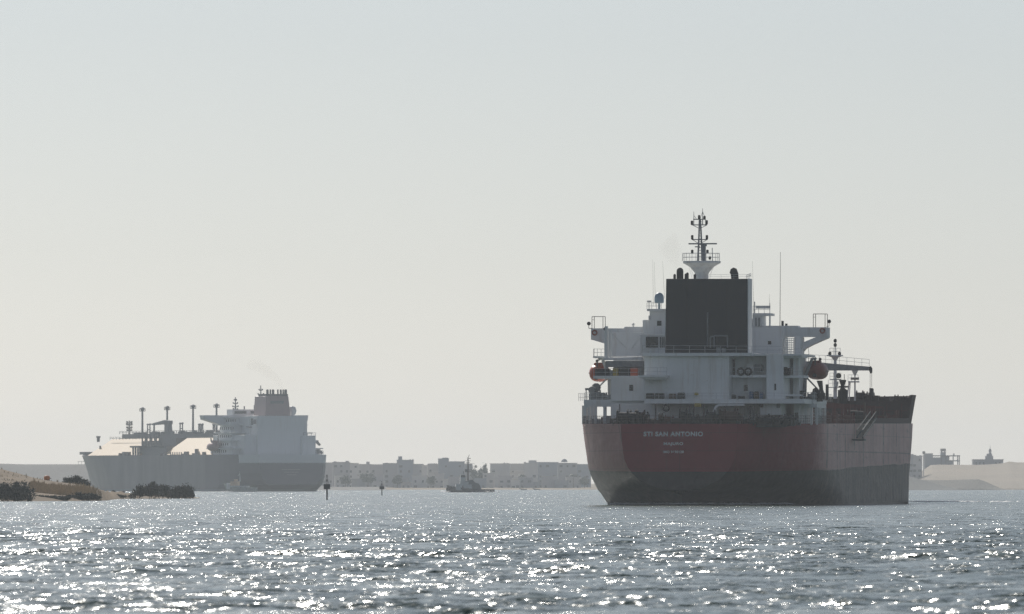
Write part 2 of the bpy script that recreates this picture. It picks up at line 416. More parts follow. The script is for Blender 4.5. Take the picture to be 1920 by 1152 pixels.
# panels, stiffeners, vents on the casing
st = MB()
for px in (1222, 1250, 1300, 1331, 1352): pb(st, px, px + 0.9, 670, 750, 11.93, 12.0)
for px, py in ((1292, 702), (1318, 713), (1248, 726), (1330, 737)): pb(st, px, px + 8, py, py + 2, 11.85, 12)
for py in (690, 727): pb(st, 1210, 1366, py, py + 0.8, 11.95, 12)
for px in (1415, 1450): pb(st, px, px + 1.5, 622, 662, 30.9, 31)
st.build_each('wall_stiffener', MAT['white2'], house)
for px, w_, py0, py1, v in ((1180, 7, 722, 733, 18.5), (1395, 7, 722, 733, 16.6), (1452, 3, 720, 732, 13), (1232, 8, 602, 611, 30), (1440, 6, 640, 646, 31)):
    w = pb(MB(), px, px + w_, py0, py1, v - 0.05, v + 0.1).build('window', MAT['glass'], house)
w = pb(MB(), 1211, 1234, 632, 652, 21.9, 22.1).build('window', MAT['glass'], house)
lv = MB()
for px in (1237, 1240.5, 1244): pb(lv, px, px + 2, 632, 652, 21.9, 22.1)
lv.build_each('louvre', MAT['glass'], house)
d = MB(); pb(d, 1232, 1243, 679, 704, 11.9, 12.05); d.build('door', MAT['white2'], house)
d = MB(); pb(d, 1370, 1378, 674, 704, 16.5, 16.7); d.build('door', MAT['glass'], house)
# --- decks
dk = MB()
ul_, zt_ = M(1094.5, 750, 19.5); zb_ = M(1300, 757, 19.5)[1]; dk.box(ul_, 15.75, 19.5, 36.5, zb_, zt_)
pb(dk, 1208, 1508, 748.5, 757, 10, 19.5)
pb(dk, 1205, 1410, 662, 668, 11.2, 31)
pb(dk, 1409, 1503, 664, 667.5, 13.2, 31)
pb(dk, 1366, 1438, 703.5, 708, 13.5, 17)
pb(dk, 1196, 1251, 704, 708, 9, 12)
poly(dk, [(1200, 708), (1249, 708), (1247, 712), (1206, 712)], 9.5, 12)
pb(dk, 1112, 1206, 705, 710, 19, 30)
pb(dk, 1112, 1151, 668, 671.5, 24, 34)
pb(dk, 1462, 1506, 704, 708.5, 14, 21); pb(dk, 1460, 1504, 668, 671, 14, 21)
pb(dk, 1462, 1500, 740, 743, 16, 20)
dk.build_each('deck_slab', W, tk)
# --- side galleries with their posts and openings
gl = MB()
pb(gl, 1095, 1148, 757, 763, 19.6, 20.2); pb(gl, 1508, 1532, 757, 764.5, 19.6, 20.2)
z1_ = M(1532, 757, 20)[1]; z0_ = M(1532, 764.5, 20)[1]; gl.box(15.4, 15.7, 19.8, 36.4, z0_, z1_)
for a, b_ in ((1095, 1099), (1103, 1105.5), (1109, 1111.5), (1115, 1119), (1131, 1137)): pb(gl, a, b_, 762, 797, 19.7, 20.1)
for a, b_ in ((1508, 1512.5), (1519.5, 1523), (1530, 1533)): pb(gl, a, b_, 764, 797, 19.7, 20.1)
for v, w_ in ((24, 0.25), (28, 0.7), (31.5, 0.25), (35.5, 0.8)): gl.box(15.4, 15.7, v, v + w_, 10.8, 13.4)
for v in range(22, 37, 3): gl.box(-15.6, -15.3, v, v + 0.5, 10.8, 13.3)
poly(gl, [(1099, 763), (1103, 763), (1099, 768)], 19.7, 20.1); poly(gl, [(1137, 763), (1137, 772), (1130, 763)], 19.7, 20.1)
gl.build_each('gallery_post', W, tk)
gr = MB()
for k in range(5): gr.box(15.5, 15.56, 20.2, 36, 11.3 + k * 0.45, 11.36 + k * 0.45)
gr.rail([P3(1097, 797, 20.6), P3(1146, 797, 20.6)], 1.1, 0.9)
gr.build('gallery_grating', MAT['rail'], tk)
# stair tower lattice in the open slot
sl = MB()
for y0, y1, v in ((634, 664, 31.5), (672, 703, 22), (710, 748, 22)):
    for px in (1470, 1473.5, 1477, 1480.5, 1484, 1487.5): pb(sl, px, px + 1.0, y0, y1, v, v + 0.15)
    y = y0
    while y < y1: pb(sl, 1470, 1488, y, y + 1.1, v + 0.02, v + 0.13); y += 4.2
sl.build('stair_tower', W, tk)
# --- funnel
fn = MB(); poly(fn, [(1247, 662.5), (1402, 662.5), (1401, 523), (1249, 523)], 14, 18.6)
funnel = fn.build('funnel', MAT['navy'], tk, bevel=0.06)
fd = MB()
for px in (1287, 1362): pb(fd, px, px + 0.7, 526, 660, 13.95, 14)
for py in (560, 596, 632): pb(fd, 1250, 1401, py, py + 0.6, 13.96, 14)
fd.build('seam', MAT['black'], funnel)
pp = MB(); pp.tube(P3(1326.5, 650, 13.8), P3(1327, 586, 13.8), 0.09)
pp.build('drain_pipe', MAT['grey'], funnel)
ex = MB()
def stack(px, w, y0, y1, dome=True, v=16.5):
    u, z1 = M(px, y0, v); z0 = M(px, y1, v)[1]; r = w / 2 / 14.1
    pr = [(r, 0), (r, z1 - z0 - (r if dome else 0))]
    if dome: pr += [(r * 0.87, z1 - z0 - r * 0.5), (r * 0.5, z1 - z0 - r * 0.13), (0.02, z1 - z0)]
    return MB().lathe((u, v, z0), pr, 14)
for a in ((1265, 5, 514, 524), (1275, 13, 502, 524), (1286, 5, 513, 524), (1289, 5, 511, 524), (1303, 5, 514, 524)):
    stack(*a).build('exhaust_pipe', MAT['black'], funnel)
poly(MB(), [(1368, 512), (1370, 505), (1375, 502), (1380, 504), (1383, 512), (1384, 524), (1371, 524), (1370, 514)], 16, 16.9).build('exhaust_pipe', MAT['black'], funnel)
fr = MB(); z0 = M(1300, 523, 15)[1]
fr.rail([P3(1328, 523, 14.4), P3(1400, 523, 14.4)], 0.55, 2, 0.02); fr.rail([P3(1400, 523, 16), P3(1408, 520, 16)], 0.5, 0.2, 0.04)
fr.build('railing', MAT['rail'], funnel)
ff = MB()
for a, b_ in (((1339, 652), (1339, 630)), ((1339, 630), (1364, 630)), ((1364, 630), (1364, 652)), ((1332, 652), (1332, 632)), ((1332, 632), (1339, 631))):
    ff.tube(P3(*a, 12.6), P3(*b_, 12.6), 0.09)
pb(ff, 1343, 1350, 652, 661, 12.2, 13); pb(ff, 1353, 1360, 653, 661, 12.2, 13)
ff.build('hose_frame', MAT['grey'], tk)
# --- mast with its cone foot
ms = MB()
u, z0 = M(1316, 524, 33); z = lambda py: M(1316, py, 33)[1] - z0
ms.lathe((u, 33, z0), [(0.85, -4), (0.85, z(516)), (1.0, z(511)), (1.6, z(501)), (2.4, z(494.5))], 18)
ms.lathe((u, 33, z0), [(2.45, z(494.5)), (2.55, z(493)), (2.55, z(490)), (2.4, z(490) + 0.02)], 18)
mast = ms.build('mast', MAT['white2'], tk)
m2 = MB()
m2.tube(P3(1308.5, 492, 33), P3(1312, 411, 33), 0.15, 0.09); m2.tube(P3(1317, 492, 33), P3(1313.5, 411, 33), 0.16, 0.09)
m2.tube(P3(1309, 492, 33.8), P3(1311, 411, 33.3), 0.12, 0.07)
for k in range(14):
    py = 486 - k * 5.4; m2.tube(P3(1310, py, 33), P3(1316, py, 33), 0.035)
for a, b_, py in ((1297, 1327, 449.5), (1297, 1326, 422), (1300, 1323, 411.5)): m2.tube(P3(a, py, 33), P3(b_, py, 33), 0.07)
for x in (1298, 1326):
    m2.tube(P3(x, 449, 33), P3(x, 443, 33), 0.05); m2.tube(P3(x, 449.5, 33), P3(1312, 458, 33), 0.04); m2.tube(P3(x, 422, 33), P3(1312, 429, 33), 0.04)
m2.tube(P3(1301, 422, 33), P3(1301, 397, 33), 0.06, 0.03); m2.tube(P3(1317.5, 422, 33), P3(1317.5, 391, 33), 0.07, 0.03)
m2.tube(P3(1301, 404, 33), P3(1306, 411, 33), 0.03); m2.tube(P3(1317.5, 397, 33), P3(1323, 411, 33), 0.03); m2.tube(P3(1317.5, 397, 33), P3(1313, 411, 33), 0.03)
m2.tube(P3(1323, 411, 33), P3(1323, 422, 33), 0.05)
pb(m2, 1315, 1322, 462, 491, 32.4, 33.4); pb(m2, 1314, 1324, 458, 462, 32.4, 33.4)
m2.build('mast_pole', MAT['grey'], mast)
for x, y, h in ((1297.5, 418, 8), (1325, 417, 8), (1298, 445, 8), (1325.5, 445, 8), (1311, 407, 7), (1321, 408, 6), (1298, 472, 7), (1326.5, 472, 7), (1331, 484, 6)):
    u, zz = M(x, y, 32.9); MB().lathe((u, 32.9, zz - h / 28), [(0.14, 0), (0.17, 0.05), (0.17, h / 14 - 0.06), (0.1, h / 14)], 8).build('signal_lamp', MAT['black'], mast)
sc_ = MB(); pb(sc_, 1291, 1344, 456, 458.6, 32.2, 32.5); pb(sc_, 1303, 1312, 462, 464, 32.2, 32.6)
sc_.build('radar_scanner', MAT['grey'], mast)
rl = MB(); u, zz = M(1314.5, 490, 33)
ring = [(u + 2.5 * math.cos(a), 33 + 2.5 * math.sin(a), zz) for a in [i * math.pi / 8 for i in range(17)]]
rl.rail(ring, 1.05, 1.0, 0.03); rl.tube(P3(1336, 492, 33), P3(1335.5, 465, 33), 0.06)
rl.build('railing', MAT['rail'], mast)
gy = MB()
for a, b_ in (((1290, 494), (1298, 523)), ((1293, 494), (1302, 523)), ((1338, 494), (1331, 523)), ((1342, 494), (1327, 523))): gy.tube(P3(*a, 33), P3(*b_, 32), 0.018, n=4)
gy.build('stay_wire', MAT['rail'], mast)
# --- navigation deck towers, dome, antennas
nv = MB()
pb(nv, 1218, 1249, 583, 628, 30, 36); pb(nv, 1213, 1248, 579.5, 583.5, 29, 36)
pb(nv, 1411, 1429, 588, 614, 31, 36); pb(nv, 1411, 1444.5, 587.5, 592, 30.6, 36); pb(nv, 1442, 1444.5, 588, 614, 31, 31.4); pb(nv, 1427, 1443, 611, 614, 31, 36)
pb(nv, 1417, 1443, 573.5, 579, 31, 32)
pb(nv, 1240, 1415, 598, 606, 32, 36); tower = nv.build('navigation_tower', W, tk)
w = MB(); pb(w, 1232, 1240, 602, 611, 29.93, 30.1); w.build('window', MAT['glass'], tower)
w = MB(); pb(w, 1416, 1419, 596, 612, 30.9, 31.1); pb(w, 1422, 1425, 596, 612, 30.9, 31.1); w.build('louvre', MAT['grey'], tower)
rr = MB(); rr.rail([P3(1213, 580, 29.2), P3(1240, 580, 29.2)], 0.85, 0.7, 0.035); rr.rail([P3(1412, 587.5, 31), P3(1443.5, 587.5, 31)], 0.95, 0.8, 0.035)
rr.tube(P3(1217, 582, 29), P3(1217, 565, 29), 0.05); pb(rr, 1213, 1221, 564, 566.5, 28.8, 29.1); pb(rr, 1216, 1219, 592, 600, 29.7, 30)
rr.tube(P3(1415, 588, 31), P3(1415, 566, 31), 0.08); rr.tube(P3(1443.5, 588, 31), P3(1443.5, 568, 31), 0.05)
rr.build('railing', MAT['rail'], tower)
u, zz = M(1236, 569, 31)
dm = MB().lathe((u, 31, zz), [(0.16, -0.75), (0.16, 0), (0.58, 0.02), (0.64, 0.2), (0.64, 0.75), (0.58, 1.05), (0.4, 1.3), (0.18, 1.42), (0.01, 1.45)], 20)
dm.build('satellite_dome', MAT['bluegrey'], tk, smooth=True)
for x0, y0, x1, y1, r in ((1225, 575, 1224, 486, .018), (1229, 575, 1227, 492, .018), (1246, 560, 1242.5, 490, .018), (1413.5, 588, 1411, 490, .022), (1462.5, 613, 1463.5, 473, .05), (1443, 575, 1443, 552, .02), (1468, 613, 1466, 600, .02)):
    MB().tube(P3(x0, y0, 32), P3(x1, y1, 32), r, r * 0.5, n=5).build('whip_antenna', D, tk)
# --- bridge wings
bw = MB(); poly(bw, [(1108, 616), (1170, 616), (1171, 613), (1249, 613), (1249, 628), (1139, 628), (1139, 646), (1108, 637)], 34, 37)
poly(bw, [(1133, 618), (1141, 618), (1141, 669), (1133, 669)], 34.2, 36)
wing = bw.build('bridge_wing', W, tk)
bw = MB(); poly(bw, [(1409, 611), (1496, 611), (1497, 614), (1552, 614), (1552, 632), (1409, 632)], 34, 37)
poly(bw, [(1551.8, 629), (1551.8, 634), (1522, 647), (1509, 654), (1503, 661), (1500, 668), (1489, 668), (1494, 655), (1500, 645), (1511, 640), (1531, 632)], 34.1, 36.8)
wing2 = bw.build('bridge_wing', W, tk)
sv = MB()
for px in range(1440, 1550, 12): pb(sv, px, px + 1, 616, 630, 33.93, 34)
pb(sv, 1411, 1552, 624, 624.8, 33.92, 34); sv.build('wall_stiffener', MAT['white2'], wing2)
sv = MB()
for px in range(1118, 1245, 14): pb(sv, px, px + 1, 618, 627, 33.93, 34)
sv.tube(P3(1140, 620, 30.8), P3(1176, 656, 30.8), 0.05); sv.tube(P3(1202, 628, 30.8), P3(1183, 656, 30.8), 0.05)
sv.build('wall_stiffener', MAT['white2'], wing)
def torus(c, R_, r, axis='y', n=20, k=8):
    m_ = MB(); vs = []; fs = []
    for i in range(n):
        a = 2 * math.pi * i / n
        for j in range(k):
            b_ = 2 * math.pi * j / k; q = R_ + r * math.cos(b_)
            p = (q * math.cos(a), r * math.sin(b_), q * math.sin(a))
            if axis == 'x': p = (p[1], p[0], p[2])
            vs.append((c[0] + p[0], c[1] + p[1], c[2] + p[2]))
    for i in range(n):
        for j in range(k): fs.append((i*k+j, ((i+1) % n)*k+j, ((i+1) % n)*k+(j+1) % k, i*k+(j+1) % k))
    return m_.add(vs, fs)
for x, y, wg in ((1542, 620.5, wing2), (1115, 624, wing)):
    torus(P3(x, y, 33.85), 0.3, 0.09).build('life_ring', flat('ring_red', (0.3, 0.07, 0.04)) if wg is wing2 else bpy.data.materials['ring_red'] if 'ring_red' in bpy.data.materials else D, wg)
for x0, x1, y0, y1, wg in ((1110, 1134.5, 594, 616, wing), (1525, 1551, 589, 614, wing2)):
    f_ = MB()
    for dv in (0, 2.2):
        o_ = dv * 2.0
        f_.path([P3(x0 + o_, y1, 34.2 + dv), P3(x0 + o_, y0 + 1, 34.2 + dv), P3(x0 + o_ + 1, y0, 34.2 + dv), P3(x1 - 4 + o_, y0, 34.2 + dv), P3(x1 - 4 + o_, y1, 34.2 + dv)], 0.045, 5)
    f_.tube(P3(x0, y0 + 6, 34.2), P3(x0 + 4.4, y0 + 6, 36.4), 0.03); f_.tube(P3(x0, y0, 34.2), P3(x0 + 4.4, y0, 36.4), 0.035); f_.tube(P3(x1 - 4, y0, 34.2), P3(x1, y0, 36.4), 0.035)
    f_.build('canopy_frame', D, wg)
for x, y, wg in ((1104, 607, wing), (1554.5, 603, wing2), (1135, 617, wing)):
    u, zz = M(x, y, 34); l_ = MB().lathe((u, 33.8, zz), [(0.1, -0.1), (0.24, 0), (0.27, 0.3), (0.15, 0.45)], 12, 'y'); l_.tube((u, 34, zz - 0.25), (u, 34, zz - 0.65), 0.04)
    l_.tube((u, 34, zz - 0.65), (u + (0.5 if x < 1300 else -0.35), 34, zz - 0.65), 0.04); l_.build('searchlight', D, wg)
u, zz = M(1185, 610, 33); t_ = MB(); t_.tube((u, 34.5, zz - 0.3), (u, 34.5, zz + 0.15), 0.1); t_.lathe((u, 34.5, zz), [(0.2, 0), (0.2, 0.2), (0.05, 0.3)], 8); t_.build('compass_stand', MAT['white2'], wing)
t_ = MB(); pb(t_, 1465, 1469, 602, 612, 34.5, 35); pb(t_, 1472, 1476, 607, 612, 34.5, 35); t_.build('vent_box', D, wing2)
# --- guard rails around the decks
rs = MB()
rs.rail([P3(1205, 662, 11.3), P3(1468, 664, 11.3)], 1.0, 2.0, 0.03)
rs.rail([P3(1114, 668, 24.2), P3(1114, 668, 33)], 1.0, 2.0, 0.04); rs.rail([P3(1113, 668, 24.2), P3(1134, 668, 24.2)], 0.95, 0.5, 0.035)
rs.rail([P3(1208, 748, 10.1), P3(1506, 748, 10.1)], 0.75, 2.0, 0.025)
rs.rail([P3(1197, 704, 9.1), P3(1250, 704, 9.1)], 1.0, 1.5, 0.03)
rs.rail([P3(1113, 705, 19.1), P3(1200, 705, 19.1)], 0.95, 1.6, 0.03)
rs.rail([P3(1367, 704, 13.6), P3(1437, 704, 13.6)], 1.0, 1.6, 0.03)
rs.rail([P3(1463, 704, 14.1), P3(1505, 704, 14.1)], 0.95, 1.2, 0.03); rs.rail([P3(1461, 668, 14.1), P3(1503, 668, 14.1)], 0.95, 1.2, 0.03)
rs.rail([P3(1096, 751, 19.6), P3(1140, 751, 19.6)], 1.0, 0.8, 0.035); rs.rail([P3(1506, 751, 19.6), (15.6, 19.6, zt_), (15.6, 36, zt_)], 1.0, 1.4, 0.035)
rs.rail([P3(1490, 668, 32), P3(1503, 668, 32)], 1.1, 0.4, 0.04)
for s_ in (-1, 1): rs.rail([(s_ * 15.8, 20, 13.9), (s_ * 15.8, 43, 13.9)], 1.0, 2.0, 0.03)
rs.build('railing', MAT['rail'], tk)
pr_ = MB()
prev = None; pts = []
for t in [i / 40 for i in range(41)]:
    v, b = hb(t * 0.22, 10.7); pts.append((b - 0.15, max(v, 0.15), deck_z(v)))
pr_.rail([(-p[0], p[1], p[2]) for p in reversed(pts)] + pts, 1.05, 2.2, 0.026, 2)
pr_.build('stern_railing', flat('rail_rust', (0.16, 0.12, 0.11)), tk)
bul = MB()
# --- deck gear between hull and deckhouse
def winch(px, py0, py1, w_px, v, mat, name='mooring_winch', parent=tk):
    u, zt = M(px, py0, v); z0_ = M(px, py1, v)[1]; r = (zt - z0_) / 2; hw = w_px / 28
    m_ = MB(); c = (u, v, z0_ + r)
    m_.lathe((u - hw, v, c[2]), [(r, 0), (r, 0.12), (r * 0.62, 0.14), (r * 0.62, 2 * hw - 0.14), (r, 2 * hw - 0.12), (r, 2 * hw)], 14, 'x')
    m_.box(u - hw - 0.3, u + hw + 0.3, v - r * 0.8, v + r * 0.8, z0_ - 0.3, z0_ + 0.35 * r)
    m_.box(u + hw, u + hw + 0.6, v - 0.4, v + 0.5, z0_, z0_ + r * 1.3)
    return m_.build(name, mat, parent)
for a in ((1170, 768, 795, 26, 8, D), (1200, 768, 795, 18, 8, MAT['maroon']), (1281, 766, 795, 14, 6, D), (1333, 768, 795, 16, 7, D), (1364, 765, 795, 30, 7, MAT['brown']), (1428, 778, 795, 22, 6, D), (1452, 779, 795, 20, 6, MAT['maroon']), (1255, 778, 795, 16, 4, MAT['red']), (1239, 774, 795, 7, 5, MAT['brown']), (1300, 777, 795, 14, 4, D), (1478, 776, 795, 14, 9, D), (1150, 783, 796, 12, 12, D), (1371, 766, 796, 26, 5, MAT['brown']), (1318, 776, 797, 18, 3.5, D), (1436, 780, 797, 26, 3.5, D), (1460, 780, 797, 20, 3.5, D), (1186, 768, 797, 20, 5, D), (1400, 782, 797, 12, 3.5, D), (1268, 781, 797, 20, 3, D), (1222, 783, 797, 14, 3, MAT['maroon'])):
    winch(*a)
gear = MB()
for px, y0, y1, w_, v in ((1213, 772, 797, 3, 6), (1228, 758, 795, 2.2, 8), (1292, 762, 795, 2.2, 5), (1299, 760, 795, 2.5, 5), (1318, 760, 795, 2.5, 6), (1357, 762, 775, 2, 7), (1404, 762, 795, 2.5, 6), (1411, 764, 795, 2, 6), (1161, 758, 790, 1.6, 10), (1418, 776, 795, 3, 4), (1440, 776, 795, 3, 5), (1490, 774, 795, 6, 12)):
    pb(gear, px, px + w_, y0, y1, v, v + 0.3)
for i in range(46):
    px = 1150 + i * 8.2 + random.uniform(-3, 3); h = random.uniform(3, 11); w_ = random.uniform(2, 7)
    if px < 1500: pb(gear, px, px + w_, 797 - h, 798, 1.6 + random.random() * 5, 8)
gear.build_each('bollard', D, tk)
g2 = MB()
for px, y0, y1, w_, v in ((1109, 786, 797, 4, 18), (1136, 780, 794, 9, 15), (1118, 786, 797, 8, 17), (1100, 788, 798, 6, 20), (1150, 788, 797, 6, 10)): pb(g2, px, px + w_, y0, y1, v, v + 0.8)
g2.build_each('chock', MAT['grey'], tk)
wl = MB()
poly(wl, [(1336, 782), (1337, 770), (1340, 762), (1346, 758), (1396, 758), (1396, 761), (1348, 761.5), (1343, 765), (1342, 782)], 9.5, 10); pb(wl, 1425, 1464, 757, 778, 12, 17)
wl.build('winch_shelter', W, tk)
for px, y0, y1, w_, v, m_ in ((1211, 738, 748, 14, 10.6, D), (1228, 738, 748, 16, 10.6, D), (1254, 739, 748, 12, 10.6, MAT['brown']), (1270, 737, 748, 13, 10.6, D), (1302, 737, 741, 6, 11, MAT['yellow']), (1302, 757, 763, 12, 9.5, MAT['yellow']), (1368, 741, 748, 11, 15, D), (1384, 743, 748, 12, 15, D),
                              (1405, 735, 748, 7, 15, MAT['blue']), (1414, 735, 748, 8, 15, MAT['brown']), (1424, 736, 748, 6, 15, MAT['blue']), (1400, 683, 697, 13, 15.5, MAT['white2']), (1414, 684, 697, 14, 15.5, MAT['grey']), (1425, 758, 764, 6, 11.9, MAT['brown']), (1456, 757, 765, 6, 11.9, MAT['grey'])):
    m2_ = MB(); pb(m2_, px, px + w_, y0, y1, v, v + 0.9); pb(m2_, px + 1, px + w_ - 1, y0 - 0.6, y0 + 0.2, v + 0.1, v + 0.8); m2_.build('deck_locker', m_, tk)
for px, py, r_, v in ((1389, 697, 0.42, 13.2), (1403, 697, 0.42, 13.3), (1249, 765, 0.4, 9)): torus(P3(px, py, v), r_, 0.13).build('hose_coil', D, tk)
m2_ = MB(); pb(m2_, 1463, 1481, 690, 704, 13.6, 14); m2_.build('deck_locker', D, tk)
torus(P3(1473, 696, 13.5), 0.4, 0.14).build('hose_coil', MAT['black'], tk)
# stores on the port boat deck
for px, y0, y1, w_, m_ in ((1115, 693, 705, 26, MAT['navy']), (1149, 691, 705, 10, MAT['yellow']), (1160, 692, 705, 20, D), (1182, 691, 705, 13, MAT['orange']), (1143, 695, 705, 5, MAT['grey'])):
    m2_ = MB(); pb(m2_, px, px + w_, y0, y1, 19.6, 22); pb(m2_, px, px + w_, y0 - 0.7, y0, 19.5, 22.1); m2_.build('storage_container', m_, tk)
aw = MB(); pb(aw, 1135, 1206, 677, 688.5, 21, 24); pb(aw, 1135, 1140, 688, 705, 21, 21.4); aw.build('awning', MAT['grey'], tk)
# port provision crane
cr = MB(); cr.tube(P3(1137, 674, 23), P3(1137, 616, 23), 0.28, 0.22, 10); cr.tube(P3(1145, 674, 23), P3(1143, 622, 23), 0.16)
cr.tube(P3(1131, 674, 22.6), P3(1204, 670, 22.6), 0.16, 0.1, 8); pb(cr, 1131, 1205, 671.5, 675.5, 22.4, 22.9)
cr.tube(P3(1137, 616, 23), P3(1178, 656, 22.8), 0.03); cr.tube(P3(1178, 656, 22.8), P3(1200, 671, 22.6), 0.03); pb(cr, 1134, 1139, 612, 619, 22.7, 23.4)
cr.build('provision_crane', MAT['white2'], tk)
# davits and winches on both sides
for side, x0 in ((-1, 1096), (1, 1506)):
    q = MB()
    X = (lambda a: x0 + a) if side == 1 else (lambda a: 1146 - a)
    for v in (26, 33):
        q.tube(P3(X(2), 750, v), P3(X(4), 705, v), 0.3, 0.22, 8); q.tube(P3(X(4), 705, v), P3(X(17), 672, v), 0.25, 0.18, 8)
        q.tube(P3(X(4), 706, v), P3(X(30), 733, v), 0.14, 0.1, 6); q.tube(P3(X(30), 733, v), P3(X(26), 749, v), 0.16)
        q.tube(P3(X(17), 672, v), P3(X(24), 675, v), 0.16)
    q.build('davit', MAT['grey'] if side == 1 else MAT['white2'], tk)
    winch(X(26), 731, 749, 12, 24, D if side == 1 else MAT['grey'], 'boat_winch'); winch(X(12), 736, 749, 8, 23, MAT['grey'], 'boat_winch')
q = MB(); poly(q, [(1520, 748), (1524, 730), (1530, 726), (1540, 740), (1542, 749)], 25, 26); poly(q, [(1531, 714), (1541, 714), (1542, 730), (1547, 745), (1535, 745), (1536, 728)], 27, 28)
pb(q, 1548, 1553, 721, 750, 24, 24.6); pb(q, 1499, 1508, 733, 750, 22, 23); q.build('davit_winch_frame', D, tk)
q = MB(); q.lathe(P3(1110, 732, 24), [(0.5, -0.2), (0.55, 0.2), (0.2, 0.5)], 10, 'y'); q.lathe(P3(1118, 727, 25), [(0.6, -0.3), (0.6, 0.3), (0.1, 0.5)], 10, 'y'); pb(q, 1104, 1122, 738, 750, 24, 25)
q.tube(P3(1099, 752, 23), P3(1099, 731, 23), 0.07); pb(q, 1097, 1103, 728, 732, 22.8, 23.2); q.build('raft_canister', MAT['grey'], tk)
def lifeboat(px, py, w_px, h_px, v, label, bmat):
    u, zz = M(px, py, v); w_, h_ = w_px / 28, h_px / 28
    root = empty('lifeboat', (0, 0, 0), 0, label, 'lifeboat', 'enclosed lifeboats in davits on the tanker')
    c, s = math.cos(TH), math.sin(TH)
    root.location = (TC.x + u * c + v * s, TC.y - u * s + v * c, zz); root.rotation_euler = (0, 0, -TH)
    m_ = MB(); prof = []
    n = 20; secs = [(-0.2, 0.05), (0.0, 0.45), (0.5, 0.78), (1.5, 0.98), (3.5, 1.0), (5.5, 0.95), (7.0, 0.6), (7.6, 0.1)]
    vs = []; fs = []
    for y, k in secs:
        for i in range(n):
            a = 2 * math.pi * i / n; x_, z_ = math.cos(a), math.sin(a)
            x_ = math.copysign(abs(x_) ** 0.8, x_); z_ = math.copysign(abs(z_) ** (1.1 if z_ > 0 else 0.85), z_)
            vs.append((x_ * w_ * k, y, z_ * h_ * (k if z_ < 0 else k * 0.95)))
    for j in range(len(secs) - 1):
        for i in range(n): fs.append((j*n+i, j*n+(i+1) % n, (j+1)*n+(i+1) % n, (j+1)*n+i))
    fs.append(tuple(range(n))[::-1]); fs.append(tuple(range((len(secs)-1)*n, len(secs)*n)))
    m_.add(vs, fs); m_.build('boat_hull', bmat, root, smooth=True)
    t_ = MB(); t_.box(-w_ * 0.45, w_ * 0.45, 1.2, 3.0, h_ * 0.8, h_ * 1.12); t_.build('conning_tower', bmat, root, bevel=0.1)
    f_ = MB(); 
    for y in (0.0, 6.6): f_.tube((0, y + 0.3, h_ * 0.5), (0, y + 0.3, h_ * 1.25), 0.12); f_.lathe((0, y + 0.3, h_ * 1.3), [(0.05, -0.2), (0.2, -0.1), (0.2, 0.1), (0.05, 0.2)], 8)
    f_.build('hook', D, root)
    k_ = MB(); k_.tube((-w_ * 1.0, 1.5, -0.05), (-w_ * 1.0, 5.5, -0.05), 0.06); k_.tube((w_ * 1.0, 1.5, -0.05), (w_ * 1.0, 5.5, -0.05), 0.06); k_.build('fender', MAT['black'], root)
    p_ = MB(); p_.lathe((0, -0.45, -h_ * 0.55), [(0.3, -0.1), (0.3, 0.15)], 10, 'y'); p_.build('propeller', D, root)
lifeboat(1528, 695, 37, 34, 26.5, 'enclosed lifeboat coloured dark red for shade, hanging at the right side of the tanker', paint('lifeboat_orange_shade', (0.26, 0.05, 0.035), (0.1, 0.03, 0.03), 0.3, 0.5, 1.0, False))  # orange boat darkened in its colour to stand for the shade
lifeboat(1119, 699, 35, 34, 27, 'bright orange enclosed lifeboat at the left edge of the tanker, half behind a platform', MAT['orange'])
# --- midship hose crane
bm_ = MB(); poly(bm_, [(1495, 677), (1520, 678), (1560, 682), (1632, 688), (1632, 695), (1495, 695)], 98, 99.2)
crane = bm_.build('crane_boom', MAT['grey'], tk)
q = MB(); q.rail([P3(1500, 678, 98.1), P3(1560, 682, 98.1), P3(1630, 688.5, 98.1)], 1.05, 1.0, 0.03); q.build('railing', MAT['rail'], crane)
q = MB(); poly(q, [(1629, 689), (1632, 687), (1634.5, 691), (1634.5, 699), (1632, 700.5), (1630, 697)], 97.6, 98.6); q.build('hook_block', MAT['black'], crane)
q = MB(); q.tube(P3(1631.5, 699, 98), P3(1631.5, 728, 98), 0.035, n=4); q.tube(P3(1634.5, 699, 98), P3(1634.5, 726, 98), 0.035, n=4); poly(q, [(1630, 728), (1636, 728), (1635, 735), (1631, 735)], 97.8, 98.3); q.build('hoist_wire', D, crane)
u_, z_ = M(1497, 740, 99); q = MB(); q.tube((u_, 99, 10), P3(1497, 680, 99), 0.9, 0.7, 12); q.build('crane_pedestal', MAT['white2'], crane)
q = MB(); q.tube(P3(1516, 678, 96), P3(1516.5, 664, 96), 0.04); q.tube(P3(1517, 665, 96), P3(1515.5, 653, 96), 0.03); q.build('whip_antenna', D, tk)
# --- foremast
fm = MB(); fm.tube(P3(1566, 748, 164), P3(1566, 668, 164), 0.28, 0.2, 10); fm.lathe(P3(1566, 668, 164), [(0.2, -0.7), (0.5, -0.2), (1.0, 0)], 12)
fm.tube(P3(1566, 668, 164), P3(1566, 640, 164), 0.12, 0.06); pb(fm, 1550, 1580, 666, 668, 163.6, 164.4); fm.tube(P3(1566, 740, 164), P3(1571, 716, 163), 0.12)
fmast = fm.build('foremast', MAT['white2'], tk)
q = MB(); q.rail([P3(1556, 666, 163.6), P3(1575.5, 666, 163.6)], 1.0, 0.5, 0.035); q.rail([P3(1556, 712, 163.6), P3(1577, 712, 163.6)], 0.95, 0.6, 0.03); q.rail([P3(1553, 725, 163), P3(1585, 725, 163)], 0.95, 0.6, 0.03)
pb(q, 1556, 1577, 711, 712.5, 163.4, 164); pb(q, 1552, 1586, 726, 727.5, 163.4, 164); q.build('railing', MAT['rail'], fmast)
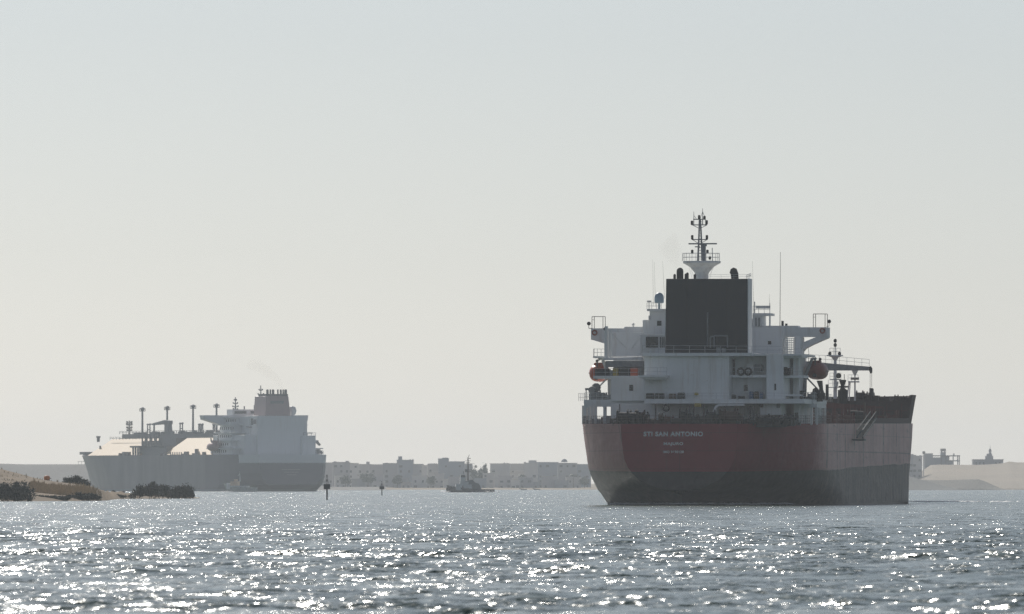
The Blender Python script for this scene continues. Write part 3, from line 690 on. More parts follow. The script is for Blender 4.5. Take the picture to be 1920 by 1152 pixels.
for x, y in ((1566, 648), (1556, 664), (1574, 664), (1566, 640)):
    u_, z_ = M(x, y, 163.7); MB().lathe((u_, 163.7, z_), [(0.14, -0.2), (0.24, -0.1), (0.24, 0.2), (0.08, 0.35)], 8).build('signal_lamp', D, fmast)
u_, z_ = M(1573, 705, 163); MB().lathe((u_, 162.6, z_), [(0.2, 0.5), (0.35, 0.2), (0.4, 0), (0.36, -0.05)], 12, 'y').build('horn', MAT['dark'], fmast)
# --- vent posts and small platform forward
vp = MB(); vp.tube(P3(1603, 752, 130), P3(1603, 700, 130), 0.14, 0.1); vp.lathe(P3(1603, 697, 130), [(0.1, -0.6), (0.55, 0.3), (0.55, 0.55), (0.2, 0.6)], 10); vp.tube(P3(1588, 752, 130), P3(1592, 716, 130), 0.09); vp.tube(P3(1592, 752, 131), P3(1594, 716, 131), 0.09)
pb(vp, 1590, 1609, 715, 717.5, 129, 131); vp.rail([P3(1590, 715, 129), P3(1609, 715, 129)], 0.9, 0.5, 0.03); vp.build('vent_post', MAT['white2'], tk)
vb_ = MB(); pb(vb_, 1595, 1610, 708, 712.5, 129.4, 130); vb_.build('orange_lamp_box', MAT['brown'], tk)
bv = MB(); u_, z_ = M(1580, 745, 125); bv.lathe((u_, 125, z_), [(0.7, -1), (0.7, 1.0), (0.5, 1.1), (0.28, 1.3), (0.28, 1.7), (0.5, 2.3), (0.5, 2.45)], 12); bv.tube(P3(1583, 715, 125), P3(1583, 702, 125), 0.05); pb(bv, 1572, 1589, 724, 727, 124.4, 125.6); bv.build('cargo_vent', MAT['black'], tk)
# --- forecastle
fc = MB(); zt = M(1600, 753, 152)[1]
fcp = []
for i in range(15):
    v = 152 + i * 2.45; k = min(1, (v - 152) / 36.0); fcp.append((15.95 * max(0, 1 - k ** 2.4) ** 0.7 + 0.25, v))
ring = fcp + [(-a, b) for a, b in reversed(fcp)]
n = len(ring)
lo = [(a * 0.972, b if b < 185 else b - 1, deck_z(b) - 0.3) for a, b in ring]; hi = [(a * 1.004, b + (0.8 if i not in (0, n - 1) else 0), zt) for i, (a, b) in enumerate(ring)]
fc.add(lo + hi, [tuple(range(n))[::-1], tuple(range(n, 2 * n))] + [(i, (i + 1) % n, n + (i + 1) % n, n + i) for i in range(n)])
fcastle = fc.build('forecastle', MAT['maroon'], tk)
bl = MB(); hi2 = [(a, b, zt) for a, b, _ in hi]; tp = [(a * 1.012, b, zt + 0.95) for a, b, _ in hi]
inn = [(a * 0.99, b, zt) for a, b, _ in hi]; itp = [(a * 1.0, b, zt + 0.95) for a, b, _ in hi]
fs_ = []
for i in range(n - 1):
    fs_ += [(i, i + 1, n + i + 1, n + i), (2*n + i, 3*n + i, 3*n + i + 1, 2*n + i + 1), (n + i, n + i + 1, 3*n + i + 1, 3*n + i)]
fs_ += [(0, n, 3*n, 2*n), (n-1, 2*n-1, 4*n-1, 3*n-1)]
bl.add(hi2 + tp + inn + itp, fs_); bl.build('bulwark', MAT['maroon'], fcastle)
fb = MB()
for px in (1560, 1590, 1618, 1648, 1662, 1690): pb(fb, px, px + 1.2, 757, 792, 151.85, 152)
pb(fb, 1560, 1700, 770, 771, 151.9, 152); fb.build_each('bulkhead_stiffener', MAT['red'], fcastle)
for a in ((1612, 732, 753, 14, 158), (1623, 734, 753, 8, 157), (1634, 736, 753, 12, 159), (1654, 742, 753, 12, 158), (1681, 740, 753, 8, 160), (1697, 742, 753, 8, 160)): winch(*a, MAT['maroon'], 'windlass', fcastle)
q = MB(); pb(q, 1630, 1637, 729, 744, 157, 158); pb(q, 1705, 1713, 741, 752, 165, 166); q.build('windlass_box', D, fcastle)
# bulwark strip and pipework along the starboard deck edge
ed = MB()
for v0_, v1_ in ((97, 152),):
    z0_ = deck_z(v0_) - 0.02; z1_ = deck_z(v1_)
    ed.add([(16.0, v0_, z0_), (16.0, v1_, z1_), (16.0, v1_, z1_ + 0.75), (16.0, v0_, z0_ + 0.75), (15.85, v0_, z0_), (15.85, v1_, z1_), (15.85, v1_, z1_ + 0.75), (15.85, v0_, z0_ + 0.75)],
           [(0, 1, 2, 3), (4, 7, 6, 5), (3, 2, 6, 7), (0, 3, 7, 4), (1, 5, 6, 2)])
ed.box(-16.0, -15.85, 46, 152, 11.0, 11.9)
ed.build('gunwale', MAT['maroon'], tk)
pi = MB()
rnd = random.Random(5)
for i in range(16): pi.tube((-11 + i * 1.4, 50, 11.6 + 0.3 * (i % 3)), (-11 + i * 1.4, 150, 12.1 + 0.3 * (i % 3)), 0.18, n=6)
for i in range(90):
    v = rnd.uniform(50, 145); u_ = rnd.uniform(4, 15.2); h = rnd.uniform(0.5, 2.6)
    z0_ = deck_z(v)
    if rnd.random() < 0.5: pi.tube((u_, v, z0_), (u_, v, z0_ + h), rnd.uniform(0.08, 0.3), n=6)
    else: pi.box(u_ - rnd.uniform(.2, .9), u_ + .3, v, v + rnd.uniform(.4, 2), z0_, z0_ + h * 0.8)
for v in (60, 70, 80, 88, 94, 104, 116, 128): pi.box(-13, 14.6, v, v + 0.3, 13.6, 13.9); pi.box(14.3, 14.6, v, v + 0.3, 11, 13.9)
pi.build('deck_pipework', MAT['red'], tk)
q = MB(); pb(q, 1619, 1622, 755, 795, 85, 85.4); pb(q, 1625, 1663, 779, 780.6, 95, 95.3); q.build_each('pipe_support', MAT['brown'], tk)
q = MB()
for s_ in (1, -1): q.rail([(s_ * 15.7, 46, deck_z(46)), (s_ * 15.7, 97, deck_z(97))], 1.05, 2.0, 0.03)
q.build('side_railing', MAT['brown'], tk)
mf = MB()
for i in range(7): mf.path([(15.0, 84 + i * 2.1, 11.2), (15.0, 84 + i * 2.1, 12.8), (13, 84 + i * 2.1, 12.8)], 0.22, 8)
mf.box(14.6, 15.4, 83, 98, 11.0, 11.3); mf.build('cargo_manifold', MAT['dark'], tk)
# gangway lowered along the starboard side
gw = MB(); A = Vector((16.7, 68, 9.2)); B_ = Vector((16.7, 87, 11.9)); A2 = A + Vector((0.8, 0, 0)); B2 = B_ + Vector((0.8, 0, 0))
gw.tube(A, B_, 0.12); gw.tube(A2, B2, 0.12); up = Vector((0, 0, 1.0))
for a, b in ((A, B_), (A2, B2)):
    gw.tube(a + up, b + up, 0.05)
    for i in range(13): p = a.lerp(b, i / 12); gw.tube(p, p + up, 0.04)
for i in range(26): p = A.lerp(B_, i / 25); gw.box(p.x, p.x + 0.8, p.y, p.y + 0.5, p.z - 0.03, p.z + 0.03)
gw.box(16.4, 17.9, 65.5, 68.2, 8.75, 9.0); gw.tube((16.2, 66, 8.9), (17.9, 66, 9.0), 0.1); gw.box(16.0, 17.2, 86, 88, 11.8, 11.95)
gw.build('gangway', flat('gangway_dark', (0.07, 0.085, 0.08)), tk)
# ------------------------------------------------------------------ gas carrier
LY = 5100.0; LTH = R(-20.0)
LC = Vector(((547 - 960) * LY / F, LY))
lg = empty('gas_carrier', (LC.x, LC.y, 0), -LTH, 'huge hazy gas carrier with cream sloping tank covers and a white stern block', 'gas carrier')
def LM(px, py, v):
    c, s = math.cos(LTH), math.sin(LTH); k = (px - 960) / F
    u = (k * (LC.y + v * c) - LC.x - v * s) / (c + k * s)
    return u, EYE + (HY - py) * (LC.y - u * s + v * c) / F
def LS(px, py, u):
    """carrier frame (v forward, z up) of the spot seen on the fore-and-aft plane u"""
    c, s = math.cos(LTH), math.sin(LTH); k = (px - 960) / F
    v = (k * (LC.y - u * s) - LC.x - u * c) / (s - k * c)
    return v, EYE + (HY - py) * (LC.y - u * s + v * c) / F
LW = paint('carrier_white', (0.80, 0.82, 0.82), (0.5, 0.45, 0.4), 0.2, 0.5, 0.1)
LH = paint('carrier_hull_grey', (0.24, 0.235, 0.24), (0.17, 0.16, 0.16), 0.4, 0.6, 0.06)
LB = flat('carrier_boot_top', (0.13, 0.14, 0.16), 0.6)
LCOV = paint('tank_cover_cream', (0.92, 0.67, 0.37), (0.87, 0.62, 0.33), 0.15, 0.38, 0.08)
LG_ = flat('carrier_gear', (0.22, 0.23, 0.24)); LF = paint('funnel_salmon', (0.42, 0.30, 0.30), (0.35, 0.27, 0.27), 0.3)
LD = flat('carrier_dark', (0.06, 0.065, 0.07))  # dark tone of windows, funnel top and exhaust pipes
LB2 = 23.0; LL = 303.0
def lng_hull():
    lev = [-2, 0, 2, 3.0, 5, 8, 11, 13, 16.4]; ts = [(i / 16) ** 1.6 * 0.35 for i in range(17)] + [0.35 + 0.65 * i / 26 for i in range(1, 27)]
    vs, fs = [], []
    for sg in (1, -1):
        base = len(vs)
        for z in lev:
            st_ = 0 if z > 3 else (3 - z) * 1.5; en = LL - interp(z, [(0, 14), (16.4, 0)]); bt = interp(z, [(-2, 2), (0, 7), (3, 11.5), (6, 14.4), (10, 14.8), (16.4, 15.2)])
            for t in ts:
                v = st_ + t * (en - st_); q = min(1, (v - st_) / interp(z, [(0, 42), (16.4, 34)]))
                b = bt + (LB2 - bt) * (1 - (1 - q) ** 2.6)
                en_ = interp(z, [(0, 125), (16.4, 100)])
                if v > en - en_: b *= max(0, 1 - ((v - en + en_) / en_) ** 1.7)
                sheer = 0.0 if v < LL - 60 else 0.9 * ((v - LL + 60) / 60) ** 2
                vs.append((sg * b, v, z + (sheer if z > 10 else 0)))
        n = len(ts)
        for k in range(len(lev) - 1):
            for i in range(n - 1): a = base + k * n + i; fs.append((a, a + 1, a + n + 1, a + n))
    n = len(ts); H = len(lev) * n; ns = len(fs)
    for k in range(len(lev) - 1): fs.append((k * n, H + k * n, H + (k + 1) * n, (k + 1) * n))
    top = (len(lev) - 1) * n
    for i in range(n - 1): fs.append((top + i, top + i + 1, H + top + i + 1, H + top + i))
    me = bpy.data.meshes.new('hull'); me.from_pydata(vs, [], fs)
    bm = bmesh.new(); bm.from_mesh(me); bmesh.ops.recalc_face_normals(bm, faces=bm.faces); bm.to_mesh(me); bm.free()
    m, t, N, L, b = new_mat('carrier_hull'); tc = N.new('ShaderNodeTexCoord'); sx = N.new('ShaderNodeSeparateXYZ'); L.new(tc.outputs['Object'], sx.inputs[0])
    g = N.new('ShaderNodeMath'); g.operation = 'GREATER_THAN'; g.inputs[1].default_value = 0.9; L.new(sx.outputs[2], g.inputs[0])
    nn = noise_tex(N, L, 1.0, (0.3, 0.1, 0.03), 4)
    up = mixc(N, L, ramp(N, L, nn, [(0.4, (0, 0, 0)), (0.7, (1, 1, 1))]), (0.30, 0.295, 0.30), (0.22, 0.215, 0.225))
    ff = N.new('ShaderNodeMath'); ff.operation = 'LESS_THAN'; ff.inputs[1].default_value = 53; L.new(sx.outputs[1], ff.inputs[0])
    up = mixc(N, L, ff.outputs[0], up, (0.17, 0.17, 0.20))
    wt = N.new('ShaderNodeMath'); wt.operation = 'GREATER_THAN'; wt.inputs[1].default_value = 12.7; L.new(sx.outputs[2], wt.inputs[0]); w2 = N.new('ShaderNodeMath'); w2.operation = 'LESS_THAN'; w2.inputs[1].default_value = 13; L.new(sx.outputs[1], w2.inputs[0])
    w3 = N.new('ShaderNodeMath'); w3.operation = 'MULTIPLY'; L.new(wt.outputs[0], w3.inputs[0]); L.new(w2.outputs[0], w3.inputs[1]); up = mixc(N, L, w3.outputs[0], up, (0.8, 0.82, 0.82))
    L.new(mixc(N, L, g.outputs[0], (0.30, 0.33, 0.36), up), b.inputs['Base Color']); b.inputs['Roughness'].default_value = 0.6
    me.materials.append(m); o = bpy.data.objects.new('hull', me); col.objects.link(o); o.parent = lg
    return o
lhull = lng_hull()
def lp(mb, px0, px1, py0, py1, va, vb):
    u0 = LM(px0, py0, va)[0]; u1 = LM(px1, py0, va)[0]; z1 = LM((px0+px1)/2, py0, va)[1]; z0 = LM((px0+px1)/2, py1, va)[1]
    return mb.box(u0, u1, va, vb, z0, z1)
# stern block: accommodation and engine casing
hs = MB()
lp(hs, 483, 568, 780, 868, 14, 30); lp(hs, 458, 484, 816, 868, 16, 60); lp(hs, 567, 592, 817, 868, 12, 60); lp(hs, 591, 605, 852, 868, 8, 60); lp(hs, 440, 459, 838, 864, 24, 60)
lblock = hs.build('stern_block', LW, lg, bevel=0.1)
# port-side tiers seen at an angle
hs = MB(); u = -14.5
hs.box(-12, 15, 24, 44, 16.4, 33.5)
for z0_, z1_, u0_, v0_, v1_ in ((16.4, 19, 20.5, 22, 53), (19.6, 22.5, 19.5, 27, 51), (23, 26, 18.0, 31, 50), (26.6, 29.6, 17.0, 35, 50), (30, 33, 16, 38, 49)):
    hs.box(-u0_, u0_, v0_, v1_, z0_, z1_)
for z0_, u0_, v0_, v1_ in ((19, 21.8, 20, 55), (22.5, 20.6, 24, 53), (26, 19.5, 28, 52), (29.6, 18.5, 32, 52), (33, 17.5, 36, 51)):
    hs.box(-u0_, u0_, v0_, v1_, z0_, z0_ + 0.45)
acc = hs.build('accommodation', LW, lg)
wn = MB()
for z_, u_ in ((17.4, 20.5), (20.6, 19.5), (24.2, 18.0), (27.7, 17.0), (31.2, 16)):
    for v in range(31, 50, 3): wn.box(-u_ - 0.06, -u_ + 0.02, v, v + 1.2, z_, z_ + 1.1)
wn.build_each('window', LD, acc)
wn = MB()
for px, y0, y1 in ((471, 785, 797), (476, 787, 795), (452, 825, 836), (447, 845, 852)): lp(wn, px, px + 4, y0, y1, 15.8 if px > 458 else 23.8, 16.2 if px > 458 else 24.2)
lp(wn, 462, 482, 800, 802, 22, 23)
rl_ = MB(); 
wn.build_each('window', LG_, lblock)
# bridge wings
zt = LM(480, 778, 52)[1]; bwg = MB()
poly_ = [LM(a, b, 44) for a, b in ((382, 779), (578, 779), (577, 789), (555, 793), (483, 790), (440, 795), (415, 797), (384, 787))]
bwg.prism(poly_, 'y', 44, 50); lp(bwg, 436, 487, 768, 780, 44, 52)
bwg_o = bwg.build('bridge_wing', LW, lg)
w_ = MB(); lp(w_, 440, 462, 771, 776, 43.9, 44.1); lp(w_, 470, 480, 771, 776, 43.9, 44.1); w_.build('window', LD, bwg_o)
# funnel
f = MB(); a_ = [LM(a, b, 18) for a, b in ((497, 780), (545, 780), (541, 743), (499, 743))]; f.prism(a_, 'y', 18, 34)
lf = f.build('funnel', LF, lg, bevel=0.3)
q = MB(); lp(q, 507, 532, 752, 757, 17.9, 18.1); q.build('funnel_band', LG_, lf)
q = MB(); lp(q, 499, 540, 739, 743, 19, 30)
q.build('funnel_top', LD, lf)
for a, w_ in ((501.5, 5), (507, 3.5), (512, 5), (521, 3), (526.5, 4), (531, 3), (535.5, 5.5)):
    u, z0_ = LM(a, 741, 22); z1_ = LM(a, 730.5, 22)[1]; MB().lathe((u, 22, z0_), [(w_/8.4, 0), (w_/8.4, z1_ - z0_ - .4), (w_/12, z1_ - z0_)], 10).build('exhaust_pipe', LD, lf)
q = MB(); q.lathe((LM(548, 770, 24)[0], 24, LM(548, 770, 24)[1]), [(0.3, -3), (1.6, -1.4), (1.9, 0), (1.4, 1.5), (0.1, 2)], 14); q.build('satellite_dome', LW, lg, smooth=True)
# masts
def lattice(px, y0, y1, v, name, arms):
    m_ = MB(); m_.tube(LPt(px, y1, v), LPt(px, y0, v), 0.55, 0.2, 8)
    for y, w in arms: m_.tube(LPt(px - w, y, v), LPt(px + w, y, v), 0.22); m_.tube(LPt(px - w, y, v), LPt(px - w, y - 2.5, v), 0.3); m_.tube(LPt(px + w, y, v), LPt(px + w, y - 2.5, v), 0.3)
    return m_.build(name, LG_, lg)
def LPt(px, py, v): u, z = LM(px, py, v); return (u, v, z)
lattice(489, 723, 782, 30, 'signal_mast', ((732, 3), (740, 5), (747, 3), (753, 2)))
lattice(441.5, 745, 780, 48, 'radar_mast', ((751, 2), (757, 4), (763, 5), (768, 4)))
q = MB(); q.tube(LPt(477, 768, 50), LPt(477, 760, 50), 0.3); q.tube(LPt(458, 768, 50), LPt(458, 762, 50), 0.3); q.tube(LPt(479, 781, 34), LPt(489, 745, 30), 0.2); q.build('stay', LG_, lg)
q = MB(); q.rail([LPt(569, 817, 13), LPt(592, 817, 13)], 1.3, 2, 0.09); q.rail([LPt(592, 852, 9), LPt(606, 853, 9)], 1.8, 2, 0.09)
q.tube(LPt(592, 828, 30), LPt(600, 835, 30), 0.6); q.tube(LPt(597, 834, 30), LPt(596, 826, 30), 0.25); q.tube(LPt(599, 851, 16), LPt(597, 843, 16), 0.9); q.tube(LPt(604, 851, 16), LPt(601, 846, 16), 0.6); q.build('stern_railing', LG_, lg)
q = MB(); lp(q, 568, 576, 789, 817, 30, 44); lp(q, 570, 576, 797, 800, 26, 30); q.build('stern_block_annex', LW, lg)
# tank covers: chamfered trunk along the ship, broken by the manifold
def cover(v0_, v1_, taper0=0, taper1=0):
    z0_, z1_, u0_, u1_ = 16.5, 24.2, 21.0, 12.0
    m_ = MB(); vs = [(-u0_, v0_, z0_), (-u0_, v1_, z0_), (u0_, v1_, z0_), (u0_, v0_, z0_), (-u1_, v0_ + taper0, z1_), (-u1_, v1_ - taper1, z1_), (u1_, v1_ - taper1, z1_), (u1_, v0_ + taper0, z1_)]
    m_.add(vs, [(0, 1, 2, 3), (4, 5, 6, 7), (0, 1, 5, 4), (2, 3, 7, 6), (1, 2, 6, 5), (0, 3, 7, 4)])
    return m_.build('tank_cover', LCOV, lg)
va = 50.0; vb_ = LS(303, 857, -21)[0]; vc = LS(262, 857, -21)[0]; vd = LS(172, 858, -19)[0]
cover(va, vb_ - 2, 0, 8); cover(vc, vd, -4, 10)
q = MB(); q.box(-11, 11, va + 2, vd - 16, 24.2, 24.5); q.box(-9, 9, va + 4, LS(225, 820, -10)[0], 24.5, 26.4)
q.build('trunk_deck', LG_, lg)
q = MB(); q.box(-20, 20, vb_ - 4, vc + 4, 16.4, 20.5)
q.box(-13, 13, vb_ + 3, vc - 4, 20.5, 24.3); q.box(-22.5, -14, vc - 2, vc + 10, 20.0, 20.8)
for v in (vc, vc + 3.5, vc + 7): q.box(-22, -21.4, v, v + 1, 16.4, 20.2)
for i in range(14): v = vb_ + i * (vc - vb_) / 14; q.tube((-20.5, v, 20), (-20.5, v, 23 + 1.5 * (i % 3)), 0.35)
q.build('manifold', LG_, lg)
q = MB(); q.rail([(-10.2, va + 4, 26.4), (-10.2, LS(225, 820, -10)[0], 26.4)], 1.3, 5, 0.12)
q.rail([(-14, vc + 2, 23.8), (-14, vd - 12, 23.8)], 1.2, 5, 0.1)
for i in range(34):
    v = random.uniform(va, vd - 30); q.box(-9 + random.random() * 4, -6, v, v + random.uniform(1, 6), 26.4, 26.4 + random.uniform(0.4, 1.3))
q.build('trunk_pipework', LG_, lg)
def LT(px, py, u): v, z = LS(px, py, u); return (u, v, z)
for i, (px, y0) in enumerate(((267, 764.5), (313.5, 762), (362, 759.5), (406, 757.5))):
    m_ = MB(); b0 = LT(px, 818, 0); t0 = LT(px, y0 + 3, 0); m_.tube(b0, t0, 0.55, 0.42, 8); m_.lathe(t0, [(0.5, -0.6), (1.0, -0.3), (1.0, 0.5), (0.3, 0.9)], 10)
    r_ = LT(px, y0 + 6.5, 0); m_.lathe(r_, [(1.4, -0.2), (1.4, 0.1)], 12); m_.rail([(r_[0] + 1.4 * math.cos(a), r_[1] + 1.4 * math.sin(a), r_[2]) for a in [k * math.pi / 4 for k in range(9)]], 1.2, 2, 0.1)
    m_.build('vent_mast', LG_, lg)
m_ = MB(); m_.tube(LT(242.5, 820, 0), LT(242.5, 789, 0), 0.5, 0.25)
for y, w in ((793, 4), (797, 4.5), (803, 4), (808, 3.5)): m_.tube(LT(242.5 - w, y, 0), LT(242.5 + w, y, 0), 0.35); m_.tube(LT(242.5 - w, y, 0), LT(242.5 - w, y - 3, 0), 0.5); m_.tube(LT(242.5 + w, y, 0), LT(242.5 + w, y - 3, 0), 0.5)
m_.build('signal_mast', LG_, lg)
for px, y0, y1 in ((279, 795, 817), (340, 793, 815), (374, 795, 812), (379, 795, 812), (401, 795, 810)):
    m_ = MB(); w = 2.6 if px in (279, 340) else 1.4
    for d_ in (-w, w): m_.tube(LT(px + d_, y1, -4), LT(px + d_ * 0.8, y0, -4), 0.28)
    m_.tube(LT(px - w, y0 + 1, -4), LT(px + w, y0 + 1, -4), 0.5); m_.tube(LT(px - w, (y0 + y1) / 2, -4), LT(px + w, (y0 + y1) / 2, -4), 0.25); m_.build('vent_riser', LG_, lg)
m_ = MB(); m_.prism([LS(a, b, -4) for a, b in ((287, 795), (312, 788), (320, 789), (320, 796), (308, 796), (288, 797.5))], 'x', -5, -3)
m_.tube(LT(289, 796, -4), LT(289, 815, -4), 0.4); m_.prism([LS(a, b, -4) for a, b in ((312, 790), (318, 790), (320, 815), (312, 815))], 'x', -5.0, -3); m_.build('hose_crane', LG_, lg)
m_ = MB(); m_.tube(LT(184.5, 829, -1), LT(184.5, 819, -1), 0.7); m_.lathe(LT(184.5, 820, -1), [(0.8, -0.5), (1.1, 0), (1.1, .5)], 8); m_.build('bow_mast', LG_, lg)
m_ = MB(); m_.tube(LT(188, 857, -17), LT(188, 836, -17), 0.6, 0.4)
for px in (163, 172, 179, 197, 227, 236, 243, 303, 311, 345, 352, 365, 372, 384): 
    h = random.uniform(0.5, 1.7); uu = -21.5 if px > 215 else -12; a = LS(px, 857, uu)[0]; m_.box(uu - 0.7, uu + 0.7, a, a + random.uniform(1.5, 4), 16.4, 16.4 + h)
for px in (320, 324, 328, 332, 336, 340): m_.tube(LT(px, 857, -21), LT(px, 848, -21), 0.25)
m_.tube(LT(369, 857, -21), LT(369, 842, -21), 0.9); m_.build_each('deck_fitting', LG_, lg)
m_ = MB(); vb2 = LS(157, 857, 0)[0]; m_.box(-3, 3, LL - 12, LL - 3, 17.2, 18.4); m_.build('bow_bulwark', LG_, lg)
# black stern panel and name marks
q = MB()
for y, a, b in ((880, 528, 563), (885, 533, 560), (890, 538, 556)): lp(q, a, b, y, y + 1.4, -0.12, -0.02)
q.build('stern_mark', flat('faded_letter', (0.3, 0.3, 0.3)), lhull)
# orange lifeboat on the port side
u, zz = -22.0, LS(400, 838, -22)[1]; vv = LS(400, 838, -22)[0]
c, s = math.cos(LTH), math.sin(LTH)
lb = empty('lifeboat', (LC.x + u * c + vv * s, LC.y - u * s + vv * c, zz), -LTH, 'faint pinkish lifeboat high on the side of the hazy gas carrier', 'lifeboat')
m_ = MB(); m_.lathe((0, 0, 0), [(0.3, -6), (1.5, -5), (2.0, -2), (2.0, 2), (1.5, 5), (0.3, 6)], 12, 'y'); PK = flat('lifeboat_faded', (0.34, 0.20, 0.20)); m_.build('boat_hull', PK, lb, smooth=True)
m_ = MB(); m_.box(-1, 1, -3.5, 0, 1.6, 2.8); m_.build('conning_tower', PK, lb)
m_ = MB(); m_.tube((1.8, -5, -4), (0.5, -5, 4), 0.3); m_.tube((1.8, 5, -4), (0.5, 5, 4), 0.3); m_.build('davit', LG_, lb)
# ------------------------------------------------------------------ tugs
def box_boat(): pass
def hullform(L_, B, D_, nose=0.35, z0=-0.8, sheer=0.8):
    """simple displacement hull, bow towards -x"""
    vs = []; fs = []; ns = 14
    secs = []
    for i in range(ns + 1):
        t = i / ns; x = -L_ / 2 + t * L_
        k = min(1, (t / nose)) ** 0.55 if t < nose else 1.0; k = max(k, 0.04); k *= 1 if t < .85 else 1 - (t - .85) * 1.2
        zt = D_ + sheer * (1 - t) ** 3 * 2
        secs.append([(x - (0.9 if t < .1 else 0) * (1 - t * 10) * 1, s_ * B / 2 * k, zt) if True else None for s_ in (-1, 1)] + [(x + 0.8 * (1 - t), s_ * B / 2 * k * 0.85, z0) for s_ in (1, -1)])
    for s_ in secs: vs += s_
    for i in range(ns):
        for j in range(4): a = i * 4 + j; b = i * 4 + (j + 1) % 4; fs.append((a, b, b + 4, a + 4))
    fs.append((0, 1, 2, 3)); fs.append(tuple(ns * 4 + j for j in (3, 2, 1, 0)))
    return MB().add(vs, fs)
TB = flat('tug_hull', (0.05, 0.055, 0.065)); TW = paint('tug_white', (0.62, 0.64, 0.63), (0.4, 0.35, 0.3), 0.3); TR = flat('tug_mast', (0.14, 0.10, 0.09)); TY = flat('tug_buff', (0.75, 0.58, 0.42)); TG = flat('tug_grey', (0.12, 0.135, 0.15))
Yt = 4400.0
tg = empty('tugboat', ((884 - 960) * Yt / F, Yt, 0), R(4), 'small grey tugboat with a tall thin mast crossing in front of the town', 'tugboat')
def T(px, py): return ((px - 884) * Yt / F, EYE + (HY - py) * Yt / F)
hullform(17.6, 5.6, 1.15).build('hull', TB, tg)
def tp(mb, x0, x1, y0, y1, a, b): p = T(x0, y0); q = T(x1, y1); return mb.box(p[0], q[0], a, b, q[1], p[1])
q = MB(); tp(q, 854, 876, 908, 920, -2.3, 2.3); tp(q, 875, 884, 909, 919, -2.0, 2.0); dh_ = q.build('deckhouse', TW, tg, bevel=0.06)
q = MB(); tp(q, 862, 878, 903.5, 908.5, -1.9, 1.9); tp(q, 863, 872, 890, 904, -1.5, 1.5); wh = q.build('wheelhouse', TW, tg, bevel=0.06)
q = MB(); tp(q, 864, 871.5, 891, 895, -1.56, 1.56); q.build('window', MAT['glass'], wh)
q = MB(); tp(q, 866, 868, 911, 918, -2.36, -2.2); q.build('door', MAT['glass'], dh_)
q = MB(); q.prism([T(a, b) for a, b in ((872, 902), (881, 900), (886, 900), (890, 905), (897, 907), (900, 912), (903, 919), (876, 919), (872, 908))], 'y', -1.7, 1.7); q.build('funnel_casing', TG, tg)
q = MB()
p0 = T(877.5, 902); p1 = T(877.5, 858); q.tube((p0[0], 0, p0[1]), (p1[0], 0, p1[1]), 0.36, 0.22, 8)
for y, w in ((864.5, 5), (868, 4), (881, 4), (884, 5)): p = T(877.5 - w, y); r_ = T(877.5 + w, y); q.tube((p[0], 0, p[1]), (r_[0], 0, r_[1]), 0.09)
p = T(878, 858); r_ = T(880, 853); q.tube((p[0], 0, p[1]), (r_[0], 0, r_[1]), 0.1); p = T(881, 860); q.lathe((p[0], 0, p[1]), [(0.2, -0.2), (0.3, 0), (0.2, .2)], 8)
q.build('mast', TR, tg)
q = MB(); p = T(874, 884); q.box(p[0] - .5, p[0] + .4, -0.5, 0.5, p[1] - .3, p[1] + 0.8); p = T(869, 888); q.tube((p[0], 0, p[1] - 1), (p[0], 0, p[1] + .8), 0.12); q.build('fire_monitor', TG, tg)
q = MB(); q.rail([(T(842, 917)[0], -2.4, 1.9), (T(854, 917)[0], -2.5, 1.5)], 1.1, 1.2, 0.05); q.rail([(T(855, 908)[0], -2.2, T(1, 908)[1]), (T(876, 908)[0], -2.2, T(1, 908)[1])], 0.9, 1.2, 0.04); q.build('railing', TW, tg)
q = MB(); q.lathe((T(841, 917)[0] , 0, T(1, 917)[1]), [(0.8, -1.0), (1.0, 0), (0.8, .6)], 10); tp(q, 840, 854, 921, 923, -2.6, 2.6); q.build('bow_fender', MAT['black'], tg)
# tug working at the carrier's quarter
Yp = 4700.0
t2 = empty('tugboat', ((452 - 960) * Yp / F, Yp, 0), R(-14), 'small white and buff tugboat pushing beside the big carrier near its stern', 'tugboat')
def T2(px, py): return ((px - 452) * Yp / F, EYE + (HY - py) * Yp / F)
def t2p(mb, x0, x1, y0, y1, a, b): p = T2(x0, y0); q = T2(x1, y1); return mb.box(p[0], q[0], a, b, q[1], p[1])
hullform(13.0, 5.5, 1.8).build('hull', flat('tug_hull_green', (0.50, 0.53, 0.50)), t2)
q = MB(); t2p(q, 434, 447, 903, 911, -2, 2); q.build('deckhouse', TY, t2, bevel=0.05)
q = MB(); t2p(q, 426, 433, 906, 918, -1.8, 1.8); t2p(q, 427, 432, 908, 913, -2.0, 2.0); q.build('wheelhouse', paint('bright_white', (0.85, 0.85, 0.85)), t2, bevel=0.05)
q = MB(); t2p(q, 440, 444, 899, 903, -1, 1); q.build('funnel', TY, t2)
q = MB(); a = T2(450, 903); b = T2(449.5, 884); q.tube((a[0], 0, a[1]), (b[0], 0, b[1]), 0.3, 0.12); c_ = T2(446, 893); q.tube((a[0], 0, b[1] - 0.8), (c_[0], 0, c_[1]), 0.15); q.build('mast', TW, t2)
q = MB(); t2p(q, 434, 466, 911, 914, -2.4, 2.4); q.build('bulwark', TW, t2)
# launch in the shadow under the stern
# ------------------------------------------------------------------ open boats by the far shore
for px, Y, lab in ((982, 6700.0, 'low dark open boat on the far shore, the left one of two'), (1007, 6660.0, 'low dark open boat on the far shore, the right one of two')):
    bt = empty('rowing_boat', ((px - 960) * Y / F, Y, 0), 0.1, lab, 'boat', 'open boats by the far shore')
    hullform(4.0, 1.5, 0.45, z0=-0.2, sheer=0.25).build('hull', TB, bt)
    MB().box(-0.3, 0.1, -0.6, 0.6, 0.45, 0.6).box(0.9, 1.2, -0.6, 0.6, 0.4, 0.55).build('thwart', TG, bt)
